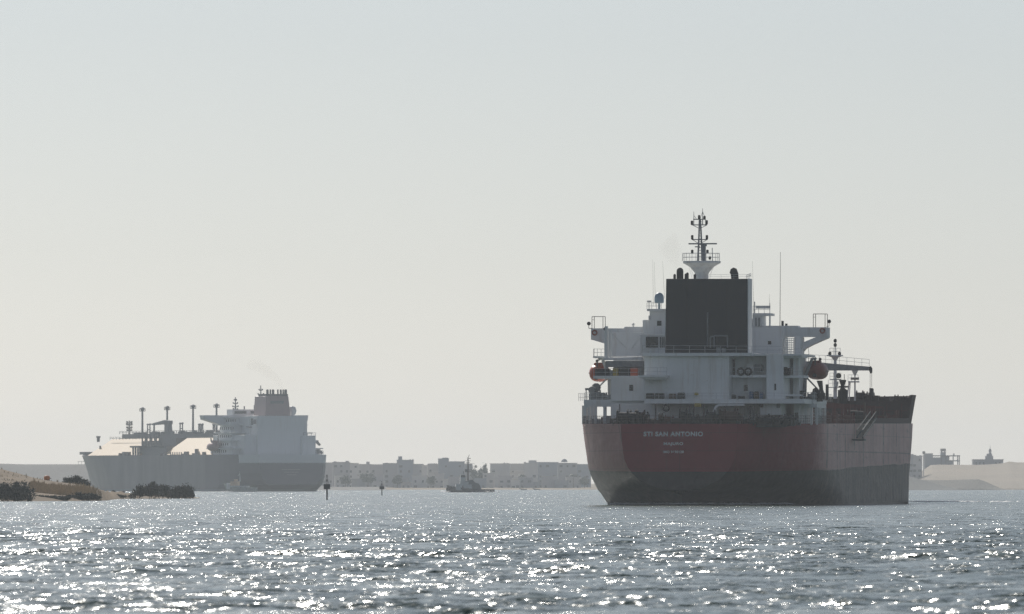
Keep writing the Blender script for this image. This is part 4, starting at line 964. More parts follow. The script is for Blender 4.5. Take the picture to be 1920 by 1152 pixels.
# ------------------------------------------------------------------ channel beacons
def beacon(px, pw, top, w, lab):
    Y = EYE * F / (pw - HY); k = Y / F
    r = empty('channel_beacon', ((px - 960) * k, Y, 0), 0, lab, 'beacon', 'channel beacons on piles')
    zz = lambda py: EYE + (HY - py) * k
    z1 = zz(top); H = z1
    MB().tube((0.05, 0, -1.5), (0, 0, H * 0.52), 0.15, 0.14, 8).build('pile', D, r)
    m_ = MB(); m_.box(-w * k / 2, w * k / 2, -0.5, 0.5, H * 0.42, H * 0.62); m_.box(-w * k * .42, w * k * .42, -0.55, .55, H * .415, H * .425); m_.build('battery_box', flat('beacon_box', (0.03, 0.035, 0.04)), r, bevel=0.04)
    m_ = MB(); hw = w * k * 0.32
    for a in (-hw, hw): m_.tube((a, 0, H * 0.62), (0, 0, H * 0.97), 0.03, n=4)
    for a in (-hw, hw): m_.tube((0, a, H * 0.62), (0, 0, H * 0.97), 0.03, n=4)
    m_.tube((-w*k*.45, 0, H * .7), (w*k*.75, 0, H * .705), 0.025, n=4); m_.build('lamp_frame', D, r)
    m_ = MB(); m_.tube((0, 0, H * .62), (0, 0, H * .72), 0.06); m_.lathe((0, 0, H * .76), [(0.1, -0.25), (0.15, -0.1), (0.15, 0.15), (0.05, 0.25)], 8); m_.lathe((0, 0, H * .95), [(0.05, -0.2), (0.13, 0), (0.03, H * 0.05)], 8); m_.build('lantern', D, r)
beacon(613, 937.5, 890, 12, 'nearer and larger dark beacon post standing in the water')
beacon(716, 929, 902, 9, 'farther and smaller dark beacon post before the town')
# ------------------------------------------------------------------ land
def sand(name, a, b_, scale=0.02, bump=1.0, speck=None):
    m, t, N, L, b = new_mat(name)
    n1 = noise_tex(N, L, scale, (1, 1, 1), 6, 0.65); n2 = noise_tex(N, L, 0.8, (1, 1, 1), 4, 0.7)
    c = mixc(N, L, ramp(N, L, n1, [(0.35, (0, 0, 0)), (0.65, (1, 1, 1))]), a, b_)
    c = mixc(N, L, ramp(N, L, n2, [(0.45, (0, 0, 0)), (0.7, (0.6, 0.6, 0.6))]), c, speck or tuple(x * 0.6 for x in a))
    L.new(c, b.inputs['Base Color']); b.inputs['Roughness'].default_value = 0.95
    bp = N.new('ShaderNodeBump'); bp.inputs['Distance'].default_value = bump; bp.inputs['Strength'].default_value = 0.6
    L.new(n2, bp.inputs['Height']); L.new(bp.outputs[0], b.inputs['Normal'])
    return m
def terrain(name, x0, x1, y0, y1, nx, ny, hf, mat):
    vs = []; fs = []
    for j in range(ny + 1):
        for i in range(nx + 1):
            x = x0 + (x1 - x0) * i / nx; y = y0 + (y1 - y0) * j / ny; vs.append((x, y, hf(x, y)))
    for j in range(ny):
        for i in range(nx): a = j * (nx + 1) + i; fs.append((a, a + 1, a + nx + 2, a + nx + 1))
    me = bpy.data.meshes.new(name); me.from_pydata(vs, [], fs); me.polygons.foreach_set('use_smooth', [True] * len(fs)); me.materials.append(mat)
    o = bpy.data.objects.new(name, me); col.objects.link(o); o['kind'] = 'structure'; return o
def fb(x, y, s, seed=0.0): return noise.fractal(Vector((x / s, y / s, seed)), 0.6, 2.1, 5)
SAND = sand('canal_sand', (0.46, 0.38, 0.27), (0.36, 0.29, 0.21)); SANDP = sand('pale_dune', (0.50, 0.42, 0.325), (0.38, 0.325, 0.26), 0.012, 0.8, (0.38, 0.325, 0.26)); EARTH = sand('bank_earth', (0.20, 0.16, 0.11), (0.30, 0.24, 0.17))
# left spit: shoreline from the left edge to a tip
def spit_h(x, y):
    px = 960 + x * F / y                       # profile along the bank, measured as bearing
    ridge = interp(px, [(-700, 16), (-200, 8.5), (0, 5.5), (60, 4.1), (110, 3.1), (160, 2.6), (200, 1.6), (250, 1.0), (330, 0.7), (375, 0.05), (390, -1.5)])
    shore = interp(px, [(-700, 1500), (0, 1905), (190, 1950), (210, 2150), (240, 2250), (370, 2330)])
    crest = shore + interp(px, [(0, 150), (200, 50), (370, 40)])
    if y < shore: return -1.5 + 1.5 * max(0, 1 - (shore - y) / 40)
    t = min(1, (y - shore) / (crest - shore)); h = ridge * (t ** 0.7)
    if y > crest: h = ridge * max(-0.3, 1 - ((y - crest) / 160) ** 1.5)
    return h + 0.25 * fb(x, y, 14) * min(1, max(0, h))
terrain('left_bank', -320, -40, 1800, 2520, 150, 130, spit_h, sand('spit_sand', (0.34, 0.245, 0.15), (0.25, 0.185, 0.12), 0.05, 0.6, (0.13, 0.10, 0.06)))
# far left bank: long level embankment
def farleft(x, y):
    px = 960 + x * F / y
    t = max(0, min(1, (y - 6300) / 90)); z = t * 14.4 + (0.8 if px < 40 else 0) * t * max(0, (40 - px) / 80)
    if 6345 < y < 6375: z = max(z, 8.2)
    if px > 540: z *= max(0.12, 1 - (px - 540) / 50)
    return z + 0.25 * fb(x, y, 40) * t - (1.0 if y < 6302 else 0)
terrain('far_left_bank', -1500, -70, 6290, 6700, 120, 60, farleft, sand('embankment', (0.24, 0.23, 0.22), (0.30, 0.29, 0.27), 0.01, 0.5))
# town shore, pale sand to the right
def town_h(x, y):
    t = max(0, min(1, (y - 7020) / 80)); return -1.0 + t * 2.1 + (max(0, min(1, (y - 7200) / 1500)) * 2) + 0.15 * fb(x, y, 25)
terrain('town_shore', -1100, 245, 7000, 9500, 180, 60, town_h, SAND)
# right dunes
def dune_h(x, y):
    px = 960 + x * F / y
    crest = interp(px, [(1560, 6), (1640, 4), (1700, 6), (1713, 8), (1745, 15.4), (1760, 15.6), (1815, 15.4), (1850, 15.6), (1880, 16.4), (1893, 17.6), (1905, 17.0), (1960, 17), (2100, 30), (2600, 34)])
    t = max(0, min(1, (y - 6850) / 330)); h = crest * (t ** 0.85)
    h += 1.6 * fb(x, y, 120, 3) * t * (1 - t * 0.8)
    # terrace with a shaded scarp above the shore road
    k = interp(px, [(1690, 1), (1790, 1), (1855, 0), (2000, 0)])
    if k > 0: d = (y - 6870); h -= k * 4.5 * math.exp(-((d - 55) / 38) ** 2) * min(1, t * 9); h = max(h, 0.2 * t)
    return h - (1.5 if y < 6853 else 0)
terrain('right_dunes', 150, 700, 6830, 7600, 230, 150, dune_h, SANDP)
def near_slope(x, y):
    px = 960 + x * F / y; c = interp(px, [(1500, 8.5), (1700, 7.6), (1712, 7.2), (1730, 5.6), (1760, 3.0), (1790, 1.0), (1803, 0.0), (1830, -1.2)])
    t = max(0, min(1, (y - 6300) / 70)); return c * t + 0.2 * fb(x, y, 20) * t - (0.8 if y < 6303 else 0) - max(0, (y - 6420) / 40)
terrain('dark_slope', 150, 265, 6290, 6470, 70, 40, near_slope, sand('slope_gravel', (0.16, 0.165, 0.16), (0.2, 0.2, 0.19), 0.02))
def scarp(x, y):
    px = 960 + x * F / y; c = interp(px, [(1650, 0), (1715, 5.0), (1728, 6.0), (1760, 5.6), (1835, 6.2), (1850, 4.5), (1875, 1.0), (1900, -1.0)])
    t = max(0, min(1, (y - 6600) / 35)); return c * t + 0.2 * fb(x, y, 25) * t - (1.0 if y < 6603 else 0) - max(0, (y - 6660) / 40)
terrain('shaded_scarp', 205, 300, 6590, 6700, 70, 40, scarp, sand('scarp_shade', (0.25, 0.235, 0.21), (0.32, 0.30, 0.26), 0.02))  # shade of the scarp face painted in as a darker earth colour
def desert(x, y): return -2.0 + min(6, max(0, (y - 8000) / 600)) + 1.5 * fb(x, y, 600)
terrain('desert_plain', -9000, 9000, 7650, 14500, 120, 40, desert, SAND)
# ------------------------------------------------------------------ buildings
WALLS = [paint('wall_%d' % i, c, tuple(x * 0.7 for x in c), 0.3, 0.9, 0.08) for i, c in enumerate(((0.48, 0.475, 0.48), (0.58, 0.56, 0.54), (0.40, 0.41, 0.43), (0.52, 0.50, 0.50), (0.70, 0.69, 0.67), (0.33, 0.37, 0.42)))]
WALLN = ['grey brown', 'cream', 'dull grey', 'pinkish', 'pale', 'blue grey']
WIN = flat('dark_opening', (0.13, 0.135, 0.14)); CONC = flat('concrete', (0.30, 0.29, 0.28), 0.9)
brng = random.Random(3)
def building(px0, px1, top, Y, wi, lab, rooftop=(), base=920.0, rows=None, trim=False, name='apartment_building', cat='building', group='buildings of the far town', win=True, depth=None):
    if Y < 6900: Y *= 1.2
    k = Y / F; x0, x1 = (px0 - 960) * k, (px1 - 960) * k; z1 = EYE + (HY - top) * k; z0 = max(0.2, EYE + (HY - base) * k - 1)
    r = empty(name, ((x0 + x1) / 2, Y, z0), brng.uniform(-0.05, 0.05), lab, cat, group); w = (x1 - x0) / 2; h = z1 - z0; d = depth or max(8, w)
    MB().box(-w, w, 0, d, 0, h).build('wall', WALLS[wi], r)
    m_ = MB(); m_.box(-w - 0.3, w + 0.3, -0.3, d + 0.3, h, h + 0.35)
    if trim: m_.box(-w - 0.5, w + 0.5, -0.9, 0, h * 0.72, h * 0.72 + 0.35); m_.box(-w - 0.5, w + 0.5, -0.9, 0, h * 0.42, h * 0.42 + 0.3)
    m_.build('roof', WALLS[4] if trim else WALLS[wi], r)
    for a, b, t_ in rooftop:
        xa, xb = (a - 960) * k - (x0 + x1) / 2, (b - 960) * k - (x0 + x1) / 2; MB().box(xa, xb, 1.5, 6, h + 0.35, EYE + (HY - t_) * k - z0).build('rooftop_room', WALLS[wi], r)
    if win:
        fl = min(7, max(1, int(h / 3.3))); nc = max(2, int(2 * w / 3.6)); pitch = 2 * w / nc
        for f_ in range(fl):
            for c_ in range(nc):
                if brng.random() < 0.45 or (f_ * nc + c_) > 60: continue
                xx = -w + (c_ + 0.5) * pitch; ww = brng.choice((0.5, 0.6, 0.9)); zz = 0.9 + f_ * 3.3
                if zz + 1.6 > h: continue
                MB().box(xx - ww * 1.1, xx + ww * 1.1, -0.06, 0.1, zz, zz + brng.choice((1.2, 1.5, 1.5))).build('window', WIN, r)
    return r
towns = [
 (600, 627, 868.5, 6350, 3, (), 'flat pinkish block at the stern of the big carrier'),
 (624, 656, 867.5, 6150, 0, ((626, 631, 865.5), (648, 654, 864.5)), 'long grey brown block with two small rooftop rooms, just right of the carrier'),
 (652, 672, 869.5, 6250, 4, (), 'narrow pale house right of the long grey brown block'),
 (668, 696, 871.5, 6300, 1, ((686.5, 692.5, 866),), 'cream block topped by a single square box'),
 (693, 721, 872, 6180, 3, (), 'low pinkish block above the smaller beacon'),
 (718, 746, 869.8, 6100, 2, ((722, 727, 868), (732, 739, 868.5)), 'dull grey block left of the square towered building'),
 (744, 775, 863.5, 6200, 5, ((746.5, 753.5, 856), (768, 769, 861), (773, 774.5, 861)), 'blue grey block with a tall square stair tower at its left'),
 (774, 793, 871.2, 6150, 2, (), 'dull grey block right of the square towered building'),
 (791, 804, 873.5, 6060, 4, (), 'small pale house between two tall grey blocks'),
 (802, 822, 871.5, 6030, 1, ((803, 820, 869.3),), 'cream house with a flat overhanging roof'),
 (821.5, 841, 861, 6120, 5, ((829, 840, 858.5),), 'tall narrow blue grey tower, highest left of the tugboat mast'),
 (839, 870, 866.5, 6080, 5, ((851, 854, 865),), 'wide blue grey block behind the tugboat'),
 (868, 886, 870.5, 6160, 2, (), 'dull grey house behind the tugboat mast'),
 (919, 956, 870.3, 6050, 4, ((944, 946.5, 867.5), (950, 952, 868)), 'wide pale house with bright balcony bands, right of the tugboat'),
 (954, 984, 870.5, 6070, 1, ((982, 986, 866.5),), 'cream house with bright balcony bands beside the flat capped tower'),
 (983, 1008, 869, 6040, 4, ((991, 1006, 863.5),), 'pale building carrying a flat capped tower'),
 (1007, 1046, 867.8, 6110, 5, ((1015, 1040, 866.8),), 'broad blue grey block right of the flat capped tower'),
 (1046, 1082, 869.3, 6090, 2, (), 'dull grey domed building left of the tanker'),
 (1080, 1108, 871.5, 6170, 5, (), 'blue grey block partly hidden by the tanker stern'),
]
for a in towns: building(a[0], a[1], a[2], a[3], a[4], 'hazy ' + a[6], a[5], trim=(a[0] in (919, 954, 802)))
dome_b = [o for o in col.objects if o.get('label', '').startswith('hazy dull grey domed')][0]
kk = 6090 * 1.2 / F; MB().lathe(((1058.5 - 1064) * kk, 4, (920 - 869.3) * kk), [(2.0, 0), (2.0, 0.6), (1.7, 1.3), (0.9, 1.9), (0.05, 2.1)], 14).build('dome', WALLS[2], dome_b, smooth=True)
lows = [(628, 650, 893, 4), (660, 688, 899, 2), (684, 719, 890, 3), (697, 722, 904, 4), (738, 765, 897, 2), (752, 770, 905, 1), (772, 800, 893, 4), (796, 818, 899, 0), (814, 833, 889, 1), (832, 840, 899, 4), (840, 866, 895, 3), (888, 912, 898, 5), (905, 926, 888, 1), (934, 960, 893, 3), (958, 975, 901, 4), (972, 1000, 897, 0), (1000, 1018, 905, 5), (1016, 1044, 894, 3), (1040, 1066, 902, 2), (1062, 1090, 896, 1)]
places = ['below the carrier stern', 'left of the smaller beacon', 'behind the smaller beacon', 'at the foot of the smaller beacon', 'under the square stair tower', 'in front of the square stair tower', 'right of the square stair tower', 'below the small cream roof', 'between the two blue grey blocks', 'beside the tugboat bow', 'behind the tugboat bow', 'behind the tugboat stern', 'right of the tugboat mast', 'below the bright balcony bands', 'above the left open boat', 'beneath the flat capped tower', 'above the right open boat', 'below the broad blue grey block', 'below the small dome', 'nearest the tanker stern']
for (a, b, t_, w_), pl in zip(lows, places): building(a, b, t_, brng.uniform(5930, 5990), w_, 'low %s waterfront house %s' % (WALLN[w_], pl), name='waterfront_house', cat='house', group='low waterfront houses', depth=8)
# right side: unfinished frame building
def frame_building():
    Y = 7250.0; k = Y / F; ox = 1757
    r = empty('unfinished_building', ((ox - 960) * k, Y, 0), 0, 'unfinished concrete frame building with open bays on the dune top', 'building')
    X = lambda px: (px - ox) * k; Z = lambda py: EYE + (HY - py) * k
    m_ = MB(); m_.box(X(1733), X(1749), 0, 14, Z(885), Z(850.5)); m_.box(X(1749), X(1774), 0, 14, Z(885), Z(858)); m_.box(X(1764), X(1773.5), 1, 10, Z(858), Z(848)); m_.box(X(1773), X(1786), 0, 14, Z(885), Z(864))
    m_.build('wall', WALLS[2], r)
    m_ = MB(); m_.box(X(1749), X(1800), -0.4, 14, Z(856), Z(854)); m_.box(X(1773), X(1800), -0.4, 14, Z(865.4), Z(863.4)); m_.box(X(1764), X(1773.5), 0.5, 10.5, Z(846.5), Z(841.5)); m_.build('floor_slab', CONC, r)
    for px in (1764.5, 1773.2, 1779, 1787, 1795.5, 1798.5): MB().box(X(px) - 0.25, X(px) + 0.35, 0, 0.8, Z(885), Z(855)).build('column', CONC, r)
    MB().box(X(1773), X(1779), 0.2, 13, Z(864), Z(855.5)).box(X(1765), X(1767), 1, 9, Z(848.4), Z(846)).box(X(1771), X(1773), 1, 9, Z(848.4), Z(846)).box(X(1787.5), X(1790), 2, 4, Z(854), Z(850.5)).build('infill_wall', WALLS[2], r)
frame_building()
building(1695, 1712, 853, 7000, 2, 'hazy dull grey block just left of the thin water tank, mostly behind the tanker bow', (), 905)
building(1709.5, 1729, 856, 7050, 0, 'hazy grey brown block beside the tanker bow', ((1711, 1718, 853.5), (1724, 1728, 854)), 905)
Y = 7020.0; k = Y / F
r = empty('water_tank', ((1731.5 - 960) * k, Y, 0), 0, 'small tank on a pale pole between two hazy buildings', 'water tank')
Z = lambda py: EYE + (HY - py) * k
MB().tube((0, 0, 2), (0, 0, Z(853)), 0.35, n=8).build('pole', WALLS[4], r); MB().lathe((0.2, 0, Z(852)), [(0.6, 0), (0.9, 0.3), (0.9, 1.6), (0.3, 1.9)], 10).build('tank', CONC, r)
def mosque():
    Y = 7300.0; k = Y / F; ox = 1857
    r = empty('mosque', ((ox - 960) * k, Y, 0), 0, 'low long building with a stepped pointed tower on the dune top', 'mosque')
    X = lambda px: (px - ox) * k; Z = lambda py: EYE + (HY - py) * k
    MB().box(X(1824), X(1881), 0, 15, Z(880), Z(863)).build('wall', WALLS[2], r); MB().box(X(1823.5), X(1882), -0.5, 15.5, Z(863), Z(861.5)).build('roof', WALLS[0], r)
    m_ = MB(); m_.box(X(1848), X(1862.5), 2, 9, Z(861.5), Z(855)); m_.box(X(1850.5), X(1860.5), 2.5, 8.5, Z(855), Z(851)); cx = X(1857)
    m_.lathe((cx, 5, Z(851)), [(1.0, 0), (0.75, 0.4), (0.75, 1.2), (1.0, 1.4), (1.0, 1.9), (0.8, 2.0), (0.75, 2.6), (0.35, 3.2), (0.12, 3.6), (0.1, 4.8), (0.02, 6.6)], 12); m_.build('minaret', WALLS[2], r)
    for px in (1829, 1836, 1843, 1866, 1873): MB().box(X(px), X(px + 2.5), -0.05, 0.1, Z(873), Z(867)).build('window', WIN, r)
mosque()
# beacon frame on the far left bank
Y = 6360.0; k = Y / F
r = empty('survey_frame', ((153 - 960) * k, Y, EYE + (HY - 871) * k), 0, 'tiny tripod frame on the far bank left of the carrier bow', 'frame')
MB().tube((-1.8, 0, 0), (-1.8, 0, 1.6), 0.12).tube((1.8, 0, 0), (1.8, 0, 1.6), 0.12).tube((-2.2, 0, 1.6), (2.2, 0, 1.6), 0.12).tube((0, 0, 0), (0, 0, 1.6), 0.1).build('tripod', CONC, r)
# ------------------------------------------------------------------ plants
def leaf_mat(name, a, b_):
    m, t, N, L, b = new_mat(name); n1 = noise_tex(N, L, 1.2, (1, 1, 1), 3)
    L.new(mixc(N, L, ramp(N, L, n1, [(0.35, (0, 0, 0)), (0.65, (1, 1, 1))]), a, b_), b.inputs['Base Color']); b.inputs['Roughness'].default_value = 0.7; return m
LEAF = leaf_mat('bush_leaf', (0.05, 0.06, 0.04), (0.10, 0.105, 0.075)); LEAF2 = leaf_mat('tree_leaf', (0.05, 0.07, 0.04), (0.10, 0.12, 0.08)); BARK = flat('bark', (0.10, 0.075, 0.05)); REED = leaf_mat('reed_straw', (0.55, 0.43, 0.27), (0.36, 0.29, 0.19))
def foliage(blobs, n, size, seed, up=0.0):
    """leaf clumps scattered through overlapping ellipsoids (centre, radii)"""
    rg = random.Random(seed); m_ = MB(); vols = [b[1][0] * b[1][1] * b[1][2] for b in blobs]; tot = sum(vols)
    for (c, rad), vv in zip(blobs, vols):
        sub = [(Vector((rg.gauss(0, 1), rg.gauss(0, 1), rg.gauss(0, 1))).normalized() * rg.uniform(0.4, 1.0), rg.uniform(0.18, 0.42)) for _ in range(26)]
        for _ in range(int(n * vv / tot)):
            sc_, sr = rg.choice(sub); p = sc_ + Vector((rg.gauss(0, 1), rg.gauss(0, 1), rg.gauss(0, 1))) * sr * 0.55
            q = Vector((c[0] + p.x * rad[0], c[1] + p.y * rad[1], c[2] + p.z * rad[2]))
            if q.z < c[2] - rad[2] * 0.95: continue
            a = Vector((rg.gauss(0, 1), rg.gauss(0, 1), rg.gauss(0, 1) + up)).normalized(); b = a.orthogonal().normalized(); s_ = size * rg.uniform(0.5, 1.5)
            m_.add([q - a * s_, q + b * s_ * 0.45, q + a * s_, q - b * s_ * 0.45], [(0, 1, 2, 3)])
    return m_
def raw_build(m_, name, mat, parent):
    me = bpy.data.meshes.new(name); me.from_pydata(m_.v, [], m_.f); me.materials.append(mat); o = bpy.data.objects.new(name, me); col.objects.link(o); o.parent = parent; return o
def bush(Y, blobs_px, n, seed, lab, name='bush', cat='bush', group='bushes on the left bank', mat=None, size=0.17, base=None):
    k = Y / F; cx = sum(b[0] for b in blobs_px) / len(blobs_px); z0 = base if base is not None else 0.0
    r = empty(name, ((cx - 960) * k, Y, z0), 0, lab, cat, group)
    bl = [(((a - cx) * k, brng.uniform(-1, 1), EYE + (HY - b) * k - z0), (rx * k, rx * k * 0.8, rz * k)) for a, b, rx, rz in blobs_px]
    raw_build(foliage(bl, n, size, seed), 'foliage', mat or LEAF, r)
    m_ = MB()
    for c, rad in bl:
        for i in range(5):
            a = brng.uniform(-0.6, 0.6); m_.tube((c[0] + a * rad[0] * 0.4, c[1], -0.3), (c[0] + a * rad[0] * 1.3, c[1] + brng.uniform(-1, 1) * rad[1] * .5, c[2] + rad[2] * 0.4), 0.07, 0.02, 5)
    m_.build('stem', BARK, r); return r
bush(1890, [(10, 925, 22, 15), (36, 922, 22, 18), (55, 927, 12, 13), (-12, 922, 20, 18)], 9000, 1, 'large dark bush at the far left edge of the water')
bush(2080, [(126, 907, 12, 10), (141, 905, 15, 12), (157, 910, 11, 9)], 5200, 2, 'rounded dark bush standing on the bank crest behind the reeds', base=1.5)
bush(1945, [(152, 931, 16, 7), (170, 931, 15, 6), (136, 933, 14, 4), (183, 933, 8, 4)], 6000, 3, 'dark low bush at the water below the reeds')
bush(2250, [(262, 922, 16, 10), (285, 919, 22, 13), (303, 920, 16, 12), (250, 930, 8, 6), (317, 926, 10, 8)], 8000, 4, 'wide dark bush in front of the carrier hull')
bush(2290, [(341, 922, 19, 14), (328, 926, 12, 10), (356, 928, 10, 7)], 5500, 5, 'round dark bush nearest the tip of the spit')
bush(1935, [(80, 934, 16, 4.5), (100, 934, 16, 4), (118, 934, 14, 4)], 5000, 6, 'low straggly dark scrub between the two waterside bushes', mat=LEAF)
bush(2180, [(191, 925, 6, 4.5), (197, 929, 5, 3)], 700, 7, 'small dark clump on the sand right of the reeds')
bush(2240, [(212, 923.5, 4.5, 2.6)], 400, 8, 'tiny dark clump lying on the sand left of the wide bush', base=0.5)
bush(2215, [(218, 930, 9, 2.5), (228, 931, 8, 2.2)], 900, 9, 'flat dark clump along the waterline of the sand')
# reeds: nobody could count the stalks
rg = random.Random(9); m_ = MB()
for i in range(3600):
    px = rg.choice((rg.uniform(60, 190), rg.uniform(100, 180), rg.uniform(55, 120))); Y = rg.uniform(1950, 1995); k = Y / F
    h = interp(px, [(55, 0.9), (110, 0.9), (150, 1.3), (175, 1.0), (190, 0.4)]) * rg.uniform(0.4, 1.0) * (1 + 0.5 * fb(px, Y, 12, 7)); x = (px - 960) * k; z = max(0, spit_h(x, Y)) - 0.1
    m_.add([(x - .07, Y, z), (x + .07, Y, z), (x + rg.uniform(-.25, .25), Y + rg.uniform(-.3, .3), z + h)], [(0, 1, 2)])
    m_.add([(x, Y - .07, z), (x, Y + .07, z), (x + rg.uniform(-.25, .25), Y + rg.uniform(-.3, .3), z + h * .8)], [(0, 1, 2)])
me = bpy.data.meshes.new('reeds'); me.from_pydata(m_.v, [], m_.f); me.materials.append(REED); o = bpy.data.objects.new('reeds', me); col.objects.link(o); o['kind'] = 'stuff'
# dry grass tufts on the slope
m_ = MB()
for i in range(600):
    px = rg.uniform(-60, 185); Y = rg.uniform(1960, 2090); k = Y / F; x = (px - 960) * k; z = spit_h(x, Y) - 0.05
    if fb(x, Y, 9, 5) < 0.02: continue
    h = rg.uniform(0.15, 0.6)
    m_.add([(x - .1, Y, z), (x + .1, Y, z), (x + rg.uniform(-.2, .2), Y, z + h)], [(0, 1, 2)])
me = bpy.data.meshes.new('dry_grass'); me.from_pydata(m_.v, [], m_.f); me.materials.append(REED); o = bpy.data.objects.new('dry_grass', me); col.objects.link(o); o['kind'] = 'stuff'
# orange drum lying on the bank
Y = 2045.0; k = Y / F; x = (88 - 960) * k
r = empty('orange_buoy', (x, Y, spit_h(x, Y)), 0.2, 'bright orange float lying on the sandy bank', 'buoy')
MB().lathe((0, 0, 0.45), [(0.1, -0.55), (0.38, -0.45), (0.45, 0), (0.38, 0.45), (0.1, 0.55)], 12, 'x').build('float', flat('buoy_orange', (0.75, 0.24, 0.06)), r, smooth=True); MB().tube((0.5, 0, .45), (0.8, 0, .3), 0.06).build('mooring_eye', D, r)
# boulders
for px, Y, s_, lab in ((205, 2235, 0.5, 'small dark stone on the sand, the left of two'), (231, 2270, 0.4, 'small dark stone on the sand, the right of two')):
    k = Y / F; x = (px - 960) * k; bm = bmesh.new(); bmesh.ops.create_icosphere(bm, subdivisions=2, radius=s_)
    for v in bm.verts: v.co *= 1 + 0.3 * noise.noise(v.co * 2.3 + Vector((px, 0, 0))); v.co.z *= 0.6
    me = bpy.data.meshes.new('boulder'); bm.to_mesh(me); bm.free(); me.materials.append(CONC); o = bpy.data.objects.new('boulder', me); col.objects.link(o); o.location = (x, Y, max(0.1, spit_h(x, Y)) + 0.1); tag(o, lab, 'stone', 'stones on the sand spit')
# wooden stand by the bush
Y = 2085.0; k = Y / F; x = (164 - 960) * k; z = EYE + (HY - 914) * k
r = empty('wooden_stand', (x, Y, z), 0, 'small dark wooden stand beside the crest bush', 'stand')
MB().box(-0.7, 0.6, -0.3, 0.3, 1.05, 1.15).build('top', BARK, r)
for a in (-0.6, 0.5): MB().box(a - .04, a + .04, -.1, .1, -0.5, 1.05).build('leg', BARK, r)
# trees among the town
def town_tree(px, top, w, Y, lab, palm=False):
    Y *= 1.2; k = Y / F; h = EYE + (HY - top) * k - 0.8; r = empty('palm_tree' if palm else 'tree', ((px - 960) * k, Y, 0.8), 0, lab, 'tree', 'trees among the far town')
    MB().tube((0, 0, 0), (0.2, 0, h * 0.75), 0.3, 0.15, 6).build('trunk', BARK, r); rad = w * k / 2
    if palm:
        m_ = MB(); 
        for i in range(14):
            a = i * 2.4; d = Vector((math.cos(a), math.sin(a), 0)); p = Vector((0.2, 0, h * 0.78))
            for j in range(4):
                q = p + d * rad * 0.33 + Vector((0, 0, (0.35 - j * 0.35) * rad * 0.6)); sdir = Vector((-d.y, d.x, 0)) * 0.35; m_.add([p - sdir, p + sdir, q + sdir, q - sdir], [(0, 1, 2, 3)]); p = q
        raw_build(m_, 'crown', LEAF2, r)
    else:
        bl = [((0, 0, h * 0.7), (rad, rad, h * 0.32)), ((rad * 0.4, 0, h * 0.55), (rad * 0.7, rad * .7, h * 0.25)), ((-rad * 0.5, 0, h * 0.6), (rad * 0.6, rad * .6, h * 0.25))]
        raw_build(foliage(bl, 900, 0.55, int(px)), 'crown', LEAF2, r)
for px, top, w, Y, lab, pm in ((891, 875, 16, 6010, 'rounded hazy tree right of the tugboat mast', False), (910, 871, 12, 6000, 'tall hazy tree with a top heavy crown, left of the balcony house', False), (901, 877, 10, 5990, 'small hazy tree between two others right of the mast', False), (745, 893, 18, 5950, 'dark spreading tree below the square stair tower', False),
                              (690, 886, 26, 5960, 'wide hazy tree above the smaller beacon', False), (648, 893, 20, 5950, 'low tree right of the nearer beacon', False), (1028, 898, 22, 5955, 'bushy hazy tree below the broad blue grey block', False), (1096, 896, 20, 5950, 'hazy tree touching the tanker stern', False), (808, 893, 16, 5945, 'small tree below the cream roofed house', False), (868, 893, 12, 5945, 'palm like tree behind the tugboat wheelhouse', True), (978, 885, 14, 5950, 'palm like tree beneath the flat capped tower', True), (1075, 884, 14, 5960, 'palm like tree near the small dome', True)):
    town_tree(px, top, w, Y, lab, pm)

# ------------------------------------------------------------------ foam and smoke
fr_ = random.Random(21); m_ = MB()
def fleck(x, y, w, d, z=0.1):
    n = 7; vs = [(x + math.cos(i * 6.283 / n) * w * fr_.uniform(.6, 1.2), y + math.sin(i * 6.283 / n) * d * fr_.uniform(.6, 1.2), z) for i in range(n)] + [(x, y, z + 0.12)]
    m_.add(vs, [(i, (i + 1) % n, n) for i in range(n)])
def ship_xy(u, v): c, s = math.cos(TH), math.sin(TH); return TC.x + u * c + v * s, TC.y - u * s + v * c
for i in range(420):                        # churned water round the stern
    t = fr_.random(); v, b = hb(t ** 1.3 * 0.14, 0.3); s_ = fr_.choice((-1, -1, 1)); x, y = ship_xy(s_ * (b + fr_.uniform(0, 0.6)), v - abs(fr_.gauss(0, 1.2)))
    fleck(x, y - 0.3, fr_.uniform(0.2, 1.5), fr_.uniform(0.2, 0.9), fr_.uniform(0.08, 0.25))
for i in range(120):                        # wash trailing from the bow on the starboard side
    x, y = ship_xy(16.6 + fr_.expovariate(0.25), 150 + fr_.gauss(0, 4)); fleck(x, y, fr_.uniform(0.2, 0.9), fr_.uniform(0.3, 1.5), 0.3)
for i in range(90):                         # the tug's bow wave and wake
    px = fr_.choice((fr_.uniform(826, 845), fr_.uniform(884, 935))); fleck((px - 960) * 4400 / F, 4397 + fr_.gauss(0, 1.2), fr_.uniform(0.3, 1.1), fr_.uniform(0.4, 1.2), fr_.uniform(0.05, 0.5))
for i in range(50):
    px = fr_.uniform(416, 436); fleck((px - 960) * 4700 / F, 4694 + fr_.gauss(0, 1.2), fr_.uniform(0.3, 0.9), 0.6, 0.2)
me = bpy.data.meshes.new('foam'); me.from_pydata(m_.v, [], m_.f); me.materials.append(flat('foam_white', (0.8, 0.82, 0.82), 0.6)); o = bpy.data.objects.new('foam', me); col.objects.link(o); o['kind'] = 'stuff'
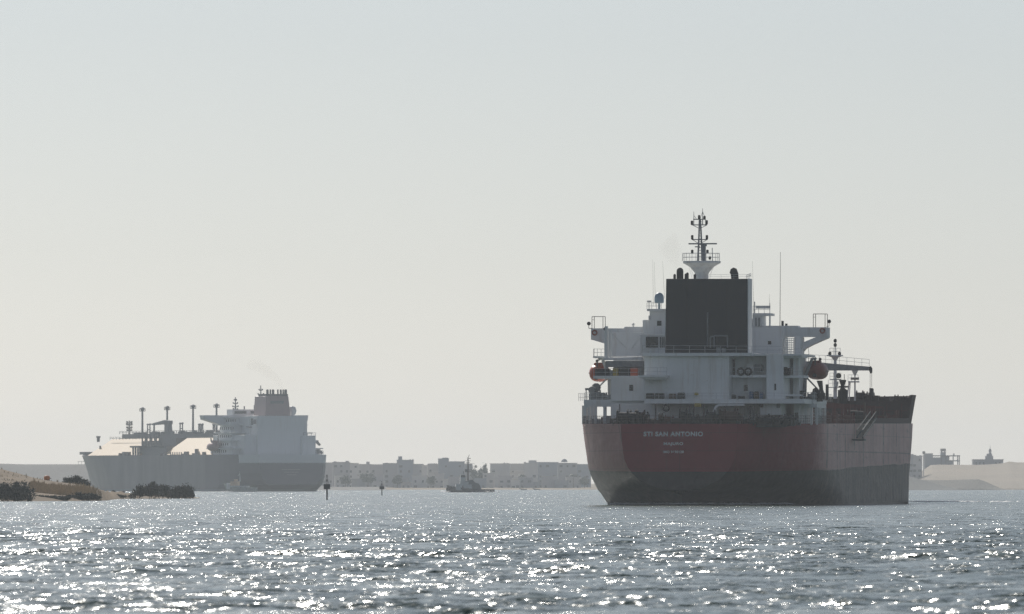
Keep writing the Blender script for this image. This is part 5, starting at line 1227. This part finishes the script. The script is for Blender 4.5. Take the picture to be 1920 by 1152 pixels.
def plume(pts, dens, colr):
    """exhaust drifting to port, widening as it goes"""
    m_ = MB(); n = 14; vs = []; fs = []
    for j, (c, r) in enumerate(pts):
        for i in range(n):
            a = 6.283 * i / n; q = r * (1 + 0.25 * noise.noise(Vector((c[0] * .1 + math.cos(a), c[2] * .1 + math.sin(a), j))))
            vs.append((c[0] + q * math.cos(a) * 0.9, c[1] + q * math.sin(a), c[2] + q * math.cos(a) * 0.8))
    for j in range(len(pts) - 1):
        for i in range(n): fs.append((j*n+i, j*n+(i+1) % n, (j+1)*n+(i+1) % n, (j+1)*n+i))
    fs.append(tuple(range(n))[::-1]); fs.append(tuple(range((len(pts)-1)*n, len(pts)*n)))
    o = m_.add(vs, fs).build('smoke'); o['kind'] = 'stuff'
    m = bpy.data.materials.new('smoke'); m.use_nodes = True; N = m.node_tree.nodes; N.clear(); out = N.new('ShaderNodeOutputMaterial'); p = N.new('ShaderNodeVolumePrincipled')
    p.inputs['Color'].default_value = (*colr, 1); p.inputs['Density'].default_value = dens; m.node_tree.links.new(p.outputs[0], out.inputs['Volume']); o.data.materials.append(m)
pp_ = [(P(a, b, 5110), r * 5110 / F) for a, b, r in ((533, 729, 2), (528, 722, 4), (519, 712, 6), (508, 703, 8), (496, 694, 9), (484, 688, 10), (474, 684, 10), (466, 680, 8))]
plume(pp_, 0.018, (0.55, 0.45, 0.33))
pp_ = [(P(a, b, 1518), r * 1518 / F) for a, b, r in ((1274, 501, 4), (1272, 494, 8), (1268, 484, 13), (1262, 473, 17), (1256, 462, 19), (1250, 450, 18))]
plume(pp_, 0.03, (0.5, 0.45, 0.38))
# ------------------------------------------------------------------ haze
hz = MB().box(-16000, 16000, -300, 15000, -3, 75).build('haze')
tag(hz, kind='stuff')
m = bpy.data.materials.new('haze_air'); m.use_nodes = True; N = m.node_tree.nodes; N.clear()
ho = N.new('ShaderNodeOutputMaterial'); pv = N.new('ShaderNodeVolumePrincipled')
pv.inputs['Color'].default_value = (0.88, 0.94, 1.0, 1); pv.inputs['Density'].default_value = 5.0e-5
pv.inputs['Anisotropy'].default_value = 0.3
m.node_tree.links.new(pv.outputs[0], ho.inputs['Volume']); hz.data.materials.append(m)
